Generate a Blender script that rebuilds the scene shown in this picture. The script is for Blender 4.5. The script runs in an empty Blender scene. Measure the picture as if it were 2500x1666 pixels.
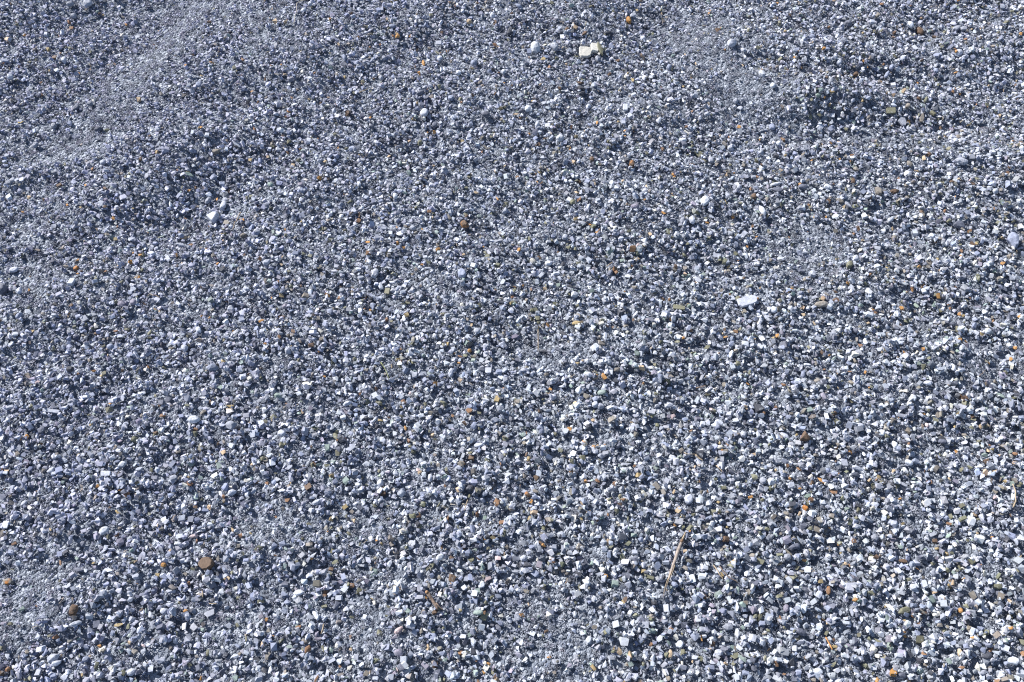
import bpy, bmesh, math, random
import numpy as np
from mathutils import Vector, Matrix, noise as mnoise

# ------------------------------------------------------------------ camera, sky, sun, exposure
random.seed(7); rng = np.random.default_rng(11)
sc = bpy.context.scene
COL = sc.collection
CAM_H, PITCH, TANV = 1.6, math.radians(60), 0.364
cam = bpy.data.objects.new('camera', bpy.data.cameras.new('camera')); COL.objects.link(cam)
cam.location = (0, 0, CAM_H); cam.rotation_euler = (math.radians(90) - PITCH, 0, 0)
cam.data.sensor_width = 36; cam.data.lens = 18 / (TANV * 1.5)
cam.data.clip_start = 0.05; cam.data.clip_end = 500
sc.camera = cam
SUN_EL = math.radians(37)
SDIR = np.array([0.80, -0.60])                       # where the shadows point on the ground
w = bpy.data.worlds.new('World'); sc.world = w; w.use_nodes = True
nt = w.node_tree
sky = nt.nodes.new('ShaderNodeTexSky'); sky.sky_type = 'NISHITA'; sky.sun_disc = False
sky.sun_elevation = SUN_EL
sky.sun_rotation = math.atan2(-SDIR[0], -SDIR[1])    # clockwise from +Y
nt.links.new(sky.outputs[0], nt.nodes['Background'].inputs[0])
nt.nodes['Background'].inputs[1].default_value = 0.085
sl = bpy.data.lights.new('sun', 'SUN'); sl.energy = 5.0; sl.angle = math.radians(0.5); sl.color = (1.0, 0.965, 0.91)
sun = bpy.data.objects.new('sun', sl); COL.objects.link(sun)
ce = math.cos(SUN_EL)
sun.rotation_euler = Vector((SDIR[0] * ce, SDIR[1] * ce, -math.sin(SUN_EL))).to_track_quat('-Z', 'Y').to_euler()
sun.location = (-3, 3, 4)
sc.cycles.use_denoising = False; sc.cycles.pixel_filter_type = 'BLACKMAN_HARRIS'; sc.cycles.filter_width = 1.15
sc.view_settings.view_transform = 'Standard'; sc.view_settings.look = 'None'
sc.view_settings.exposure = 0.6; sc.view_settings.gamma = 1; sc.view_settings.use_curve_mapping = False

# ------------------------------------------------------------------ photograph pixel -> point on the ground
FX = np.array([1, 0, 0.]); FU = np.array([0, math.sin(PITCH), math.cos(PITCH)]); FF = np.array([0, math.cos(PITCH), -math.sin(PITCH)])
def ray(px, py):
    u = (px - 1250) / 1250 * TANV * 1.5; v = (833 - py) / 833 * TANV
    return FX * u + FU * v + FF
def ground0(px, py, z=0.0):
    d = ray(px, py); t = (z - CAM_H) / d[2]
    return d[0] * t, d[1] * t
def locate(px, py, hf):
    z = 0.0
    for _ in range(6):
        x, y = ground0(px, py, z); z = 0.5 * z + 0.5 * hf(x, y)
    x, y = ground0(px, py, z)
    return x, y

# ------------------------------------------------------------------ relief and grit fields (photo landmarks carried to the ground)
# px, py, half length, half width (photo px), angle, slope: negative faces away from the sun, positive faces it
SLOPES = [
 (150,45,170,60,10,-.34),(270,110,110,45,10,-.22),(60,200,110,60,10,-.16),(470,40,170,50,50,.22),(330,190,190,60,48,.2),
 (560,230,120,60,15,-.24),(470,455,170,70,-10,-.3),(330,520,150,50,-10,-.22),(560,350,130,60,0,-.26),(120,440,120,50,10,-.2),
 (230,360,150,45,15,.2),(90,560,120,40,15,.16),(100,690,130,60,10,.14),(720,110,140,50,10,-.16),(640,30,90,35,10,.16),
 (900,130,200,50,12,-.26),(820,210,130,50,10,-.18),(1090,35,110,40,10,-.12),(1290,60,90,40,0,-.14),(1510,40,110,50,0,-.22),
 (1700,80,120,70,-50,.2),(1370,30,70,40,0,.12),(1480,170,110,50,0,.14),(1250,190,90,40,0,.1),(1420,240,70,30,0,-.24),
 (2080,155,170,34,-15,-.42),(2180,265,190,40,-12,-.5),(2430,150,120,60,-25,-.26),(2240,40,100,40,0,-.2),(1990,40,90,40,0,-.16),
 (2000,260,90,45,0,-.2),(2350,90,120,50,-10,.16),(2120,330,200,40,-8,.16),(2330,380,150,60,0,.12),(1950,150,90,45,0,.16),
 (1680,310,150,50,-20,-.2),(1600,190,110,50,-10,.12),(700,330,140,50,10,-.24),(1050,270,120,40,0,.12),(900,370,120,50,0,-.16),
 (1010,300,90,35,-20,-.16),(740,520,150,50,0,-.14),(500,600,150,60,0,.1),(330,640,90,45,0,.12),(250,760,150,60,10,-.2),
 (90,860,130,60,10,-.24),(180,950,120,50,10,-.22),(310,900,120,50,20,-.14),(120,1060,150,60,10,-.16),(450,780,130,60,10,-.16),
 (1130,540,90,40,0,-.22),(1200,480,120,50,0,-.1),(1330,640,150,60,0,-.12),(1690,530,180,50,-15,-.2),(1620,620,160,50,-10,-.18),
 (1850,600,150,50,-15,-.16),(2010,600,140,70,-30,.08),(2190,700,100,60,-30,-.26),(2150,490,90,40,0,-.18),(2440,540,90,60,0,-.16),
 (2440,700,90,70,-20,-.22),(2300,620,150,60,-20,.1),(2040,720,120,50,0,.08),(1620,920,150,50,-10,-.26),(1500,870,120,40,0,-.16),
 (1340,870,80,40,0,.12),(1180,800,110,35,0,-.14),(1250,830,90,40,0,-.12),(1630,1000,90,45,0,-.24),(1420,1010,110,50,0,.08),
 (2150,1020,200,50,-10,-.16),(2270,1090,120,50,-10,-.18),(2380,900,120,60,-20,-.2),(2200,840,150,50,-10,.1),(2400,1150,140,70,0,.12),
 (700,900,120,50,10,-.14),(860,980,160,60,0,-.1),(1150,1000,120,50,0,.1),(1050,1150,150,70,0,.1),(1000,760,160,60,0,.1),
 (600,1180,100,50,0,-.14),(410,1100,150,60,10,-.12),(250,1300,180,60,10,-.24),(120,1200,120,60,0,-.12),(60,1430,120,110,40,.16),
 (300,1480,170,60,20,-.24),(130,1560,120,60,20,-.16),(420,1400,150,60,10,-.12),(600,1330,90,60,0,.14),(640,1390,120,60,0,-.14),
 (770,1380,90,40,0,-.14),(900,1280,90,50,0,.16),(900,1500,110,110,80,.2),(780,1530,90,50,10,-.16),(1130,1400,90,60,0,-.14),
 (1150,1520,90,60,0,-.12),(1370,1570,150,90,0,.14),(1600,1500,160,60,0,-.08),(1900,1380,140,60,0,-.08),(2000,1300,150,60,-10,-.12),
 (1750,1600,200,60,0,.08),(2330,1480,150,60,0,-.1),(2400,1350,120,80,0,.1),(2150,1600,220,60,0,.1),(1900,1180,130,60,0,.08),
 (1480,1170,160,60,0,.08),(700,1600,120,50,0,-.1),(400,1600,120,50,0,-.14),(560,1560,90,50,0,.1)]
GRIT = [ # px, py, half length, half width, angle, amount
 (450,45,110,45,55,1),(480,10,90,30,0,.7),(400,130,90,40,50,.9),(320,220,120,45,48,1),(240,300,90,40,45,.9),(190,365,140,30,12,1.1),
 (90,350,90,30,0,.5),(60,560,90,35,0,.8),(110,500,60,40,0,.7),(110,680,120,45,0,.9),(60,780,80,40,0,.5),(300,15,120,20,0,.6),
 (680,70,70,40,0,.6),(650,20,60,25,0,.5),(640,110,60,30,0,.5),(1700,80,100,60,-50,1),(1760,180,110,40,-55,.9),(1830,250,70,50,-50,.6),
 (1980,600,110,45,-30,.9),(2030,560,80,30,0,.6),(1940,660,90,40,0,.5),(1350,870,60,35,0,1),(1300,850,30,20,0,.6),(900,1280,70,28,0,1),
 (640,1290,70,50,0,.8),(700,1310,40,30,0,.5),(890,1460,55,45,70,1.1),(900,1530,50,50,80,1.2),(880,1580,50,40,0,.9),(700,1500,50,35,0,.7),
 (640,1400,40,40,0,.5),(60,1460,90,100,30,1.1),(120,1400,80,40,30,.8),(30,1540,60,60,0,.7),(1350,1540,90,60,0,1),(1320,1610,100,50,0,1),
 (1420,1630,70,40,0,.7),(1290,1480,60,40,0,.6),(520,1560,70,60,60,.8),(570,1500,50,40,0,.7),(2170,330,110,25,-8,.5),(1750,760,60,30,15,.6),
 (1520,240,60,30,0,.4),(1060,130,40,25,0,.3),(1110,730,40,20,0,.7),(1530,1110,60,30,0,.7),(1290,1200,40,30,0,.3),(1140,140,50,25,0,.5),
 (2420,900,80,60,0,.3),(1840,220,80,50,-40,.5),(2310,1130,80,60,0,.35),(2430,300,70,50,0,.4),(420,1050,40,25,0,.3),(150,1040,50,20,0,.5)]
def prep(rows):
    out = []
    for px, py, a, b, ang, s in rows:
        x, y = ground0(px, py); x1, _ = ground0(px + 10, py); _, y1 = ground0(px, py - 10)
        k = (x1 - x) / 10; ky = (y1 - y) / 10
        out.append((x, y, a * k, b * ky, math.radians(ang), s))
    return out
SL, GR = prep(SLOPES), prep(GRIT)
GRAVEL_N = 112000
X0, X1, Y0, Y1, CELL = -1.75, 1.75, -0.02, 2.42, 0.0016
NX, NY = int((X1 - X0) / CELL), int((Y1 - Y0) / CELL)
def fields(X, Y):
    H = np.zeros_like(X); G = np.zeros_like(X)
    for x, y, a, b, an, s in SL:
        dx, dy = X - x, Y - y; c, si = math.cos(an), math.sin(an)
        p = (dx * c + dy * si) / a; q = (-dx * si + dy * c) / b
        r = p * p + q * q
        H += s * 1.0 * (dx * SDIR[0] + dy * SDIR[1]) * np.exp(-r * 0.9)
    for x, y, a, b, an, s in GR:
        dx, dy = X - x, Y - y; c, si = math.cos(an), math.sin(an)
        p = (dx * c + dy * si) / a; q = (-dx * si + dy * c) / b
        G += s * .7 * np.exp(-(p * p + q * q) * 0.8)
    # long swells of the heap
    H += -0.010 * np.sin(X * 1.5 - 0.5) + 0.004 * np.sin(X * 7 + Y * 4) * np.cos(Y * 6 - 1)
    H += 0.0016 * np.sin(X * 31 + 2 * np.sin(Y * 17)) * np.sin(Y * 37 + 2 * np.sin(X * 13))
    return H, np.clip(G, 0, 1.2)
# coarse evaluation then bilinear up
cx = np.linspace(X0, X1, 351); cy = np.linspace(Y0, Y1, 245)
CX, CY = np.meshgrid(cx, cy); Hc, Gc = fields(CX, CY)
def lerp2(A, x, y):
    fx = np.clip((np.asarray(x) - X0) / (X1 - X0) * 350, 0, 349.999); fy = np.clip((np.asarray(y) - Y0) / (Y1 - Y0) * 244, 0, 243.999)
    i = fx.astype(int); j = fy.astype(int); u = fx - i; v = fy - j
    return (A[j, i] * (1-u) + A[j, i+1] * u) * (1-v) + (A[j+1, i] * (1-u) + A[j+1, i+1] * u) * v
gx = X0 + (np.arange(NX) + .5) * CELL; gy = Y0 + (np.arange(NY) + .5) * CELL
GX, GY = np.meshgrid(gx, gy)
HM = lerp2(Hc, GX, GY).astype(np.float32)
BLOCK = np.zeros((NY, NX), bool)
del GX, GY
def hm(x, y):
    i = int((x - X0) / CELL); j = int((y - Y0) / CELL)
    if i < 2 or j < 2 or i > NX - 3 or j > NY - 3: return 0.0
    return float(HM[j-2:j+3, i-2:i+3].mean())

# ------------------------------------------------------------------ materials
PAL = dict(w=(.57,.60,.67), p=(.44,.465,.545), g=(.30,.318,.38), b=(.25,.28,.38), s=(.125,.135,.18), k=(.06,.064,.082), m=(.25,.235,.30),
           t=(.225,.205,.185), T=(.46,.35,.24), c=(.58,.565,.52), o=(.44,.235,.085), r=(.235,.135,.08), n=(.13,.085,.06), l=(.175,.175,.125),
           e=(.25,.31,.29), y=(.36,.28,.15), P=(.50,.40,.41))
WORD = dict(w='white', p='pale grey', g='mid grey', b='blue-grey', s='dark slate', k='charcoal', m='mauve-grey', t='grey-brown', T='tan',
            c='cream', o='orange', r='rust-brown', n='dark brown', l='olive-grey', e='greenish grey', y='ochre', P='pinkish')
def N(t, typ, **k):
    n = t.nodes.new(typ)
    for a, b in k.items(): setattr(n, a, b)
    return n
def stone_material(name, rgb=None, streak=0.0, rust=0.0):
    m = bpy.data.materials.new(name); m.use_nodes = True; t = m.node_tree; L = t.links.new
    bs = t.nodes['Principled BSDF']
    bs.inputs['Roughness'].default_value = 0.72; bs.inputs['Specular IOR Level'].default_value = 0.4
    if rgb is None:
        a = N(t, 'ShaderNodeAttribute', attribute_type='INSTANCER', attribute_name='tint'); base = a.outputs['Color']
    else:
        a = N(t, 'ShaderNodeRGB'); a.outputs[0].default_value = (*rgb, 1); base = a.outputs[0]
    geo = N(t, 'ShaderNodeNewGeometry'); oi = N(t, 'ShaderNodeObjectInfo')
    mp = N(t, 'ShaderNodeVectorMath', operation='MULTIPLY_ADD')
    L(geo.outputs['Position'], mp.inputs[0]); mp.inputs[1].default_value = (1, 1, 1); 
    cv = N(t, 'ShaderNodeCombineXYZ'); L(oi.outputs['Random'], cv.inputs[0]); L(cv.outputs[0], mp.inputs[2])
    n1 = N(t, 'ShaderNodeTexNoise'); n1.inputs['Scale'].default_value = 330; n1.inputs['Detail'].default_value = 4; n1.inputs['Roughness'].default_value = .7
    L(mp.outputs[0], n1.inputs['Vector'])
    mr = N(t, 'ShaderNodeMapRange'); mr.inputs[1].default_value = .3; mr.inputs[2].default_value = .7; mr.inputs[3].default_value = .78; mr.inputs[4].default_value = 1.18
    L(n1.outputs[0], mr.inputs[0])
    if rgb is not None:
        mr.inputs[3].default_value = .68; mr.inputs[4].default_value = 1.32
    mx = N(t, 'ShaderNodeVectorMath', operation='SCALE'); L(base, mx.inputs[0]); L(mr.outputs[0], mx.inputs['Scale'])
    out = mx.outputs[0]
    if rgb is not None:                                  # each stone a little lighter or darker than the next
        ro = N(t, 'ShaderNodeMapRange'); ro.inputs[3].default_value = .82; ro.inputs[4].default_value = 1.15; L(oi.outputs['Random'], ro.inputs[0])
        my = N(t, 'ShaderNodeVectorMath', operation='SCALE'); L(out, my.inputs[0]); L(ro.outputs[0], my.inputs['Scale']); out = my.outputs[0]
    # pale mineral dust and veins
    n2 = N(t, 'ShaderNodeTexNoise'); n2.inputs['Scale'].default_value = 120; n2.inputs['Detail'].default_value = 3; n2.inputs['Distortion'].default_value = 1.5
    L(mp.outputs[0], n2.inputs['Vector'])
    r2 = N(t, 'ShaderNodeMapRange'); r2.inputs[1].default_value = .6; r2.inputs[2].default_value = .72; r2.inputs[4].default_value = .4
    L(n2.outputs[0], r2.inputs[0])
    mc = N(t, 'ShaderNodeMix', data_type='RGBA'); L(r2.outputs[0], mc.inputs[0]); L(out, mc.inputs[6]); mc.inputs[7].default_value = (.50, .53, .58, 1)
    if rgb is not None and max(rgb) < .07: r2.inputs[4].default_value = .08
    if rust or (rgb is not None and rgb[0] > rgb[2] * 1.5): r2.inputs[4].default_value = .16
    out = mc.outputs[2]
    if rust:
        n3 = N(t, 'ShaderNodeTexNoise'); n3.inputs['Scale'].default_value = 95; n3.inputs['Detail'].default_value = 3
        L(mp.outputs[0], n3.inputs['Vector'])
        r3 = N(t, 'ShaderNodeMapRange'); r3.inputs[1].default_value = .66 - .25 * rust; r3.inputs[2].default_value = .8 - .25 * rust; L(n3.outputs[0], r3.inputs[0])
        m3 = N(t, 'ShaderNodeMix', data_type='RGBA'); L(r3.outputs[0], m3.inputs[0]); L(out, m3.inputs[6]); m3.inputs[7].default_value = (.42, .17, .04, 1)
        out = m3.outputs[2]
    L(out, bs.inputs['Base Color'])
    bp = N(t, 'ShaderNodeBump'); bp.inputs['Strength'].default_value = .35; bp.inputs['Distance'].default_value = .0008
    L(n1.outputs[0], bp.inputs['Height']); L(bp.outputs[0], bs.inputs['Normal'])
    return m
M_GRAVEL = stone_material('gravel_stone')
MAT = {}
def mat(c, rust=0.0):
    k = (c, rust)
    if k not in MAT: MAT[k] = stone_material('stone_' + WORD[c].replace(' ', '_').replace('-', '_') + ('_rusty' if rust else ''), PAL[c], rust=rust)
    return MAT[k]
def plain(name, rgb, rough=.7, scale=150, lo=.6, hi=1.3, stretch=(1,1,1)):
    m = bpy.data.materials.new(name); m.use_nodes = True; t = m.node_tree; L = t.links.new; bs = t.nodes['Principled BSDF']
    bs.inputs['Roughness'].default_value = rough
    tc = N(t, 'ShaderNodeTexCoord'); vm = N(t, 'ShaderNodeVectorMath', operation='MULTIPLY'); vm.inputs[1].default_value = stretch
    L(tc.outputs['UV' if False else 'Object'], vm.inputs[0])
    n1 = N(t, 'ShaderNodeTexNoise'); n1.inputs['Scale'].default_value = scale; n1.inputs['Detail'].default_value = 3; L(vm.outputs[0], n1.inputs['Vector'])
    mr = N(t, 'ShaderNodeMapRange'); mr.inputs[1].default_value = .3; mr.inputs[2].default_value = .7; mr.inputs[3].default_value = lo; mr.inputs[4].default_value = hi
    L(n1.outputs[0], mr.inputs[0])
    mx = N(t, 'ShaderNodeVectorMath', operation='SCALE'); mx.inputs[0].default_value = rgb; L(mr.outputs[0], mx.inputs['Scale']); L(mx.outputs[0], bs.inputs['Base Color'])
    bp = N(t, 'ShaderNodeBump'); bp.inputs['Strength'].default_value = .5; bp.inputs['Distance'].default_value = .0006; L(n1.outputs[0], bp.inputs['Height']); L(bp.outputs[0], bs.inputs['Normal'])
    return m

# ------------------------------------------------------------------ the ground sheet under the gravel
def axis(a, b, n):
    core = list(np.linspace(a, b, n)); out = [a - d for d in (60, 20, 7, 2.5, .9, .3)]; out2 = [b + d for d in (.3, .9, 2.5, 7, 20, 60)]
    return out + core + out2
ax, ay = axis(X0, X1, 176), axis(Y0, Y1, 123)
vs = []
for y in ay:
    for x in ax:
        h = float(lerp2(Hc, x, y)) if X0 <= x <= X1 and Y0 <= y <= Y1 else float(lerp2(Hc, min(max(x, X0), X1), min(max(y, Y0), Y1))) * math.exp(-max(X0 - x, x - X1, Y0 - y, y - Y1) * 2)
        vs.append((x, y, h - 0.004))
nx = len(ax)
fs = [(j * nx + i, j * nx + i + 1, (j + 1) * nx + i + 1, (j + 1) * nx + i) for j in range(len(ay) - 1) for i in range(nx - 1)]
me = bpy.data.meshes.new('ground'); me.from_pydata(vs, [], fs)
gm = bpy.data.materials.new('grit_ground'); gm.use_nodes = True; t = gm.node_tree; L = t.links.new; bs = t.nodes['Principled BSDF']; bs.inputs['Roughness'].default_value = .9
geo = N(t, 'ShaderNodeNewGeometry')
v1 = N(t, 'ShaderNodeTexVoronoi'); v1.inputs['Scale'].default_value = 170; L(geo.outputs['Position'], v1.inputs['Vector'])
v2 = N(t, 'ShaderNodeTexVoronoi'); v2.inputs['Scale'].default_value = 420; L(geo.outputs['Position'], v2.inputs['Vector'])
sp = N(t, 'ShaderNodeSeparateColor'); L(v1.outputs['Color'], sp.inputs[0])
cr = N(t, 'ShaderNodeValToRGB'); L(sp.outputs[0], cr.inputs[0])
e = cr.color_ramp.elements; e[0].position = 0; e[0].color = (.09, .105, .14, 1); e[1].position = 1; e[1].color = (.45, .49, .57, 1); x_ = e.new(.5); x_.color = (.2, .23, .29, 1)
L(cr.outputs[0], bs.inputs['Base Color'])
ad = N(t, 'ShaderNodeMath', operation='MULTIPLY_ADD'); L(v2.outputs['Distance'], ad.inputs[0]); ad.inputs[1].default_value = .4; L(v1.outputs['Distance'], ad.inputs[2])
bp = N(t, 'ShaderNodeBump'); bp.invert = True; bp.inputs['Strength'].default_value = 1; bp.inputs['Distance'].default_value = .006; L(ad.outputs[0], bp.inputs['Height']); L(bp.outputs[0], bs.inputs['Normal'])
me.materials.append(gm)
o = bpy.data.objects.new('ground', me); COL.objects.link(o); o['kind'] = 'structure'; o['label'] = 'grey grit bed under the loose gravel'

# ------------------------------------------------------------------ stone shapes
def hull_mesh(name, pts, bevel=0.0, rough=0.0, m=None, seed=0, cut=0):
    bm = bmesh.new()
    for p in pts: bm.verts.new(p)
    r = bmesh.ops.convex_hull(bm, input=bm.verts[:])
    junk = [g for g in r['geom_interior'] if isinstance(g, bmesh.types.BMVert)]
    bmesh.ops.delete(bm, geom=junk, context='VERTS')
    bmesh.ops.delete(bm, geom=[v for v in bm.verts if not v.link_faces], context='VERTS')
    if bevel:
        bmesh.ops.dissolve_limit(bm, angle_limit=math.radians(6), verts=bm.verts[:], edges=bm.edges[:])
        bmesh.ops.bevel(bm, geom=bm.edges[:], offset=bevel, segments=1, affect='EDGES', profile=.6, clamp_overlap=True)
        bmesh.ops.triangulate(bm, faces=bm.faces[:])
    if cut:
        bmesh.ops.subdivide_edges(bm, edges=[e for e in bm.edges], cuts=cut, use_grid_fill=True)
        bmesh.ops.triangulate(bm, faces=bm.faces[:])
    if rough:
        off = Vector((seed * 3.1, seed * 1.7, 0))
        for v in bm.verts:
            f = 1 / (rough * 9)
            v.co += v.co.normalized() * (mnoise.noise(v.co * f + off) * rough + mnoise.noise(v.co * f * 2.6 + off) * rough * .5)
    me = bpy.data.meshes.new(name); bm.to_mesh(me); bm.free()
    if m: me.materials.append(m)
    return me
lib = bpy.data.collections.new('gravel_shapes')          # never linked to the scene: only feeds the gravel's instancer
NS, NC = 44, 14
for i in range(NS):
    pts = []; kind = i % 4
    if kind < 2:                                         # broken blocks and wedges
        tp = random.uniform(.45, .95); tq = random.uniform(.6, 1); sx_, sy_ = random.uniform(-.12, .12), random.uniform(-.12, .12)
        for zx in (-1, 1):
            for qx in (-1, 1):
                for qy in (-1, 1):
                    f = tp if zx > 0 else tq
                    if random.random() < .14: continue
                    pts.append(Vector((qx * .46 * f * random.uniform(.7, 1.1) + zx * sx_, qy * .46 * f * random.uniform(.6, 1.12) + zx * sy_, zx * .45 * random.uniform(.55, 1.08))))
        for _ in range(2):
            v = Vector([random.gauss(0, 1) for _ in range(3)]).normalized() * .5; pts.append(v)
    else:                                                # chips with many facets
        for k in range(random.choice((8, 9, 10, 12))):
            v = Vector([random.gauss(0, 1) for _ in range(3)]).normalized()
            pts.append(v * random.uniform(.40, .55))
    if len(pts) < 5: pts.append(Vector((0, 0, .5)))
    me = hull_mesh('gravel_shape', pts, m=M_GRAVEL)
    o = bpy.data.objects.new('a_shape_%03d' % i, me); lib.objects.link(o)
for i in range(NC):                                      # little drifts of fine grit
    bm = bmesh.new()
    for k in range(20):
        r = math.sqrt(random.random()) * .5; a = random.uniform(0, 6.283); s = random.choice((.12, .15, .19, .25))
        c = Vector((r * math.cos(a), r * math.sin(a), random.uniform(-.05, .08)))
        vv = [bm.verts.new(c + Vector((random.uniform(-1, 1) * s * .6, random.uniform(-1, 1) * s * .5, random.uniform(-.5, .5) * s))) for _ in range(7)]
        rr = bmesh.ops.convex_hull(bm, input=vv)
        bmesh.ops.delete(bm, geom=[g for g in rr['geom_interior'] if isinstance(g, bmesh.types.BMVert)], context='VERTS')
    me = bpy.data.meshes.new('grit_shape'); bm.to_mesh(me); bm.free(); me.materials.append(M_GRAVEL)
    o = bpy.data.objects.new('b_grit_%03d' % i, me); lib.objects.link(o)

# ------------------------------------------------------------------ raining the stones down on the height field
P_, R_, S_, I_, C_ = [], [], [], [], []
def deposit(x, y, a, b, c, rz, tilt, idx, col, sink=.45, mx=.5, raise_=True, follow=.8):
    """a, b, c: full size of the stone along its axes."""
    i = int((x - X0) / CELL); j = int((y - Y0) / CELL)
    r = max(1, int((a + b) * .25 / CELL + .4))
    if i < r + 1 or j < r + 1 or i > NX - r - 2 or j > NY - r - 2: return None
    pa = HM[j - r:j + r + 1, i - r:i + r + 1]
    top = pa.max(); mean = pa.mean()
    ex = float(pa[:, -1].mean() - pa[:, 0].mean()) / (2 * r * CELL); ey = float(pa[-1].mean() - pa[0].mean()) / (2 * r * CELL)
    base = mean * (1 - mx) + top * mx
    z = base + c * (.5 - sink)
    # tilt about x and y: partly follows what it lies on
    tx = max(-.7, min(.7, ey * follow)) + tilt[0]; ty = -max(-.7, min(.7, ex * follow)) + tilt[1]
    if raise_:
        np.maximum(pa, DOME[r] * np.float32(c) + np.float32(z - .0), out=pa)
    q = Matrix.Rotation(tx, 3, 'X') @ Matrix.Rotation(ty, 3, 'Y') @ Matrix.Rotation(rz, 3, 'Z')
    eu = q.to_euler()
    P_.append((x, y, z)); R_.append((eu.x, eu.y, eu.z)); S_.append((a, b, c)); I_.append(idx); C_.append(col)
    return z
DOME = {}
for r in range(1, 14):
    g = np.arange(-r, r + 1); a, b = np.meshgrid(g, g); d = (a * a + b * b) / ((r + .3) ** 2)
    DOME[r] = np.where(d < 1, .5 * np.sqrt(np.clip(1 - d, 0, 1)), -9).astype(np.float32)

def visible_margin(n, m):
    """random points over the seen trapezoid grown by m metres"""
    x = rng.uniform(X0 + .02, X1 - .02, n); y = rng.uniform(Y0 + .02, Y1 - .02, n)
    half = 0.80 + (y - .28) * .290
    return np.stack([x, y], 1)[(np.abs(x) < half + m)]
ckeys = 'pgbswmtlecTronyk'
def mixture(x, y):
    # blue and slate weighted to the left, white, olive and rust to the right
    f = np.clip((x + .9) / 1.6, 0, 1) * .7 + np.clip((1.6 - y) / 1.6, 0, 1) * .3
    wts = np.array([.29 + .05*f, .27, .20 - .08*f, .12 - .03*f, .06 + .075*f, .022, .03 + .03*f, .018 + .03*f, .008 + .02*f, .005 + .013*f, .002 + .007*f, .0022 + .0035*f, .0018 + .003*f, .004, .002 + .002*f, .02])
    return wts / wts.sum()
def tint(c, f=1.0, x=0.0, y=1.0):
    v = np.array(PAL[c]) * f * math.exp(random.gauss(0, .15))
    e_ = min(1, max(0, (-x + .1) / .9)) * .7 + min(1, max(0, (y - 1.0) / .9)) * .4 - .12   # violet lens cast painted into the stone colour, growing to the far left
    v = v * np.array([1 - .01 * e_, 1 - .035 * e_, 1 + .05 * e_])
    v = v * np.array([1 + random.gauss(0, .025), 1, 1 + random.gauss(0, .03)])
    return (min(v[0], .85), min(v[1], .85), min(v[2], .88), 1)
MIXG = {}
def pick(x, y):
    k = (int((x + 2) * 6), int(y * 6))
    if k not in MIXG: MIXG[k] = list(mixture(x, y).cumsum())
    u = random.random(); w_ = MIXG[k]
    for i_, c_ in enumerate(w_):
        if u < c_: return ckeys[i_]
    return 'g'
def grit_layer(n, m, only_grit=False, size=.0125):
    pts = visible_margin(n, m); g = lerp2(Gc, pts[:, 0], pts[:, 1]); u = rng.random(len(pts))
    for (x, y), gg, uu in zip(pts, g, u):
        if only_grit and uu > gg * 1.1 - .08: continue
        i = int((x - X0) / CELL); j = int((y - Y0) / CELL)
        if only_grit and BLOCK[j, i]: continue
        s = size * random.uniform(.8, 1.25)
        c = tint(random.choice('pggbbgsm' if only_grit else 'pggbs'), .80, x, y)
        deposit(x, y, s, s, s * .8, random.uniform(0, 6.28), (0, 0), NS + random.randrange(NC), c, sink=.42, mx=.1, raise_=False, follow=1)
        if only_grit:
            pa = HM[max(0, j-3):j+4, max(0, i-3):i+4]; pa += (pa.mean() - pa) * .5 + .0005
def stone_layer(n, m, s0, sd, smin, smax, mx, sink, tl, g_keep=.85):
    pts = visible_margin(n, m); g = lerp2(Gc, pts[:, 0], pts[:, 1]); u = rng.random(len(pts))
    for (x, y), gg, uu in zip(pts, g, u):
        if uu < gg * g_keep: continue
        i = int((x - X0) / CELL); j = int((y - Y0) / CELL)
        if BLOCK[j, i]: continue
        a = min(smax, max(smin, s0 * math.exp(random.gauss(0, sd)))) * (1 - .30 * min(gg, 1))
        a *= 1.0 - .17 * (y - .3) / 1.6 + .05 * x
        b = a * random.uniform(.52, .92); c = b * random.uniform(.45, .9)
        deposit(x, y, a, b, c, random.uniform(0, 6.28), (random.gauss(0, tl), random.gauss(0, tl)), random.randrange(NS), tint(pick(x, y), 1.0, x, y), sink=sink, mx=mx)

# ------------------------------------------------------------------ catalogue of the stones one can pick out in the photograph
CAT = {}
CAT[(0, 0)] = """815 45 80 60 0 pr|the pale lump near the top left corner|large pale rounded lump of stone near the top left corner
1925 220 50 32 65 n; 445 462 50 35 0 y; 500 540 45 30 0 n; 665 268 40 22 0 r; 560 495 25 20 0 r; 1155 350 50 35 0 br; 1260 343 45 20 0 w; 1550 340 35 18 0 wq
1060 665 35 20 -20 w; 238 595 35 28 0 w; 530 665 45 40 0 w; 700 1000 80 45 45 s; 790 990 40 25 0 m; 1850 1180 35 22 60 o; 2175 1340 85 26 -30 wf|the pale sliver in the upper left|long thin pale sliver of stone in the upper left quarter
2320 855 35 28 60 o; 725 685 25 18 0 o; 1705 610 25 20 0 o; 1950 592 45 15 0 o; 1295 1470 40 20 80 n; 1275 920 45 30 0 T; 1640 500 50 32 60 g; 1930 980 50 42 60 g
910 1200 80 45 0 s; 500 1165 50 45 0 g; 2265 1115 38 26 30 c; 1450 1205 45 35 0 p; 1905 1250 45 30 0 w; 1990 1405 80 40 0 t; 985 1205 60 30 0 l; 890 1280 60 35 0 g
75 1440 50 30 0 p; 1745 705 50 30 10 p; 1415 785 35 30 0 p; 650 50 70 40 0 g; 425 325 38 34 0 p; 490 335 40 35 20 p; 680 160 55 45 0 g; 695 790 55 18 10 wf; 1540 550 50 40 0 s; 830 960 60 40 0 g
60 575 70 30 0 b; 265 345 50 30 0 m; 30 740 50 30 0 p; 100 720 60 45 0 p; 590 560 50 45 60 p; 330 1340 60 50 50 g; 950 1500 60 40 20 p; 1830 790 55 40 0 b"""
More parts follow.
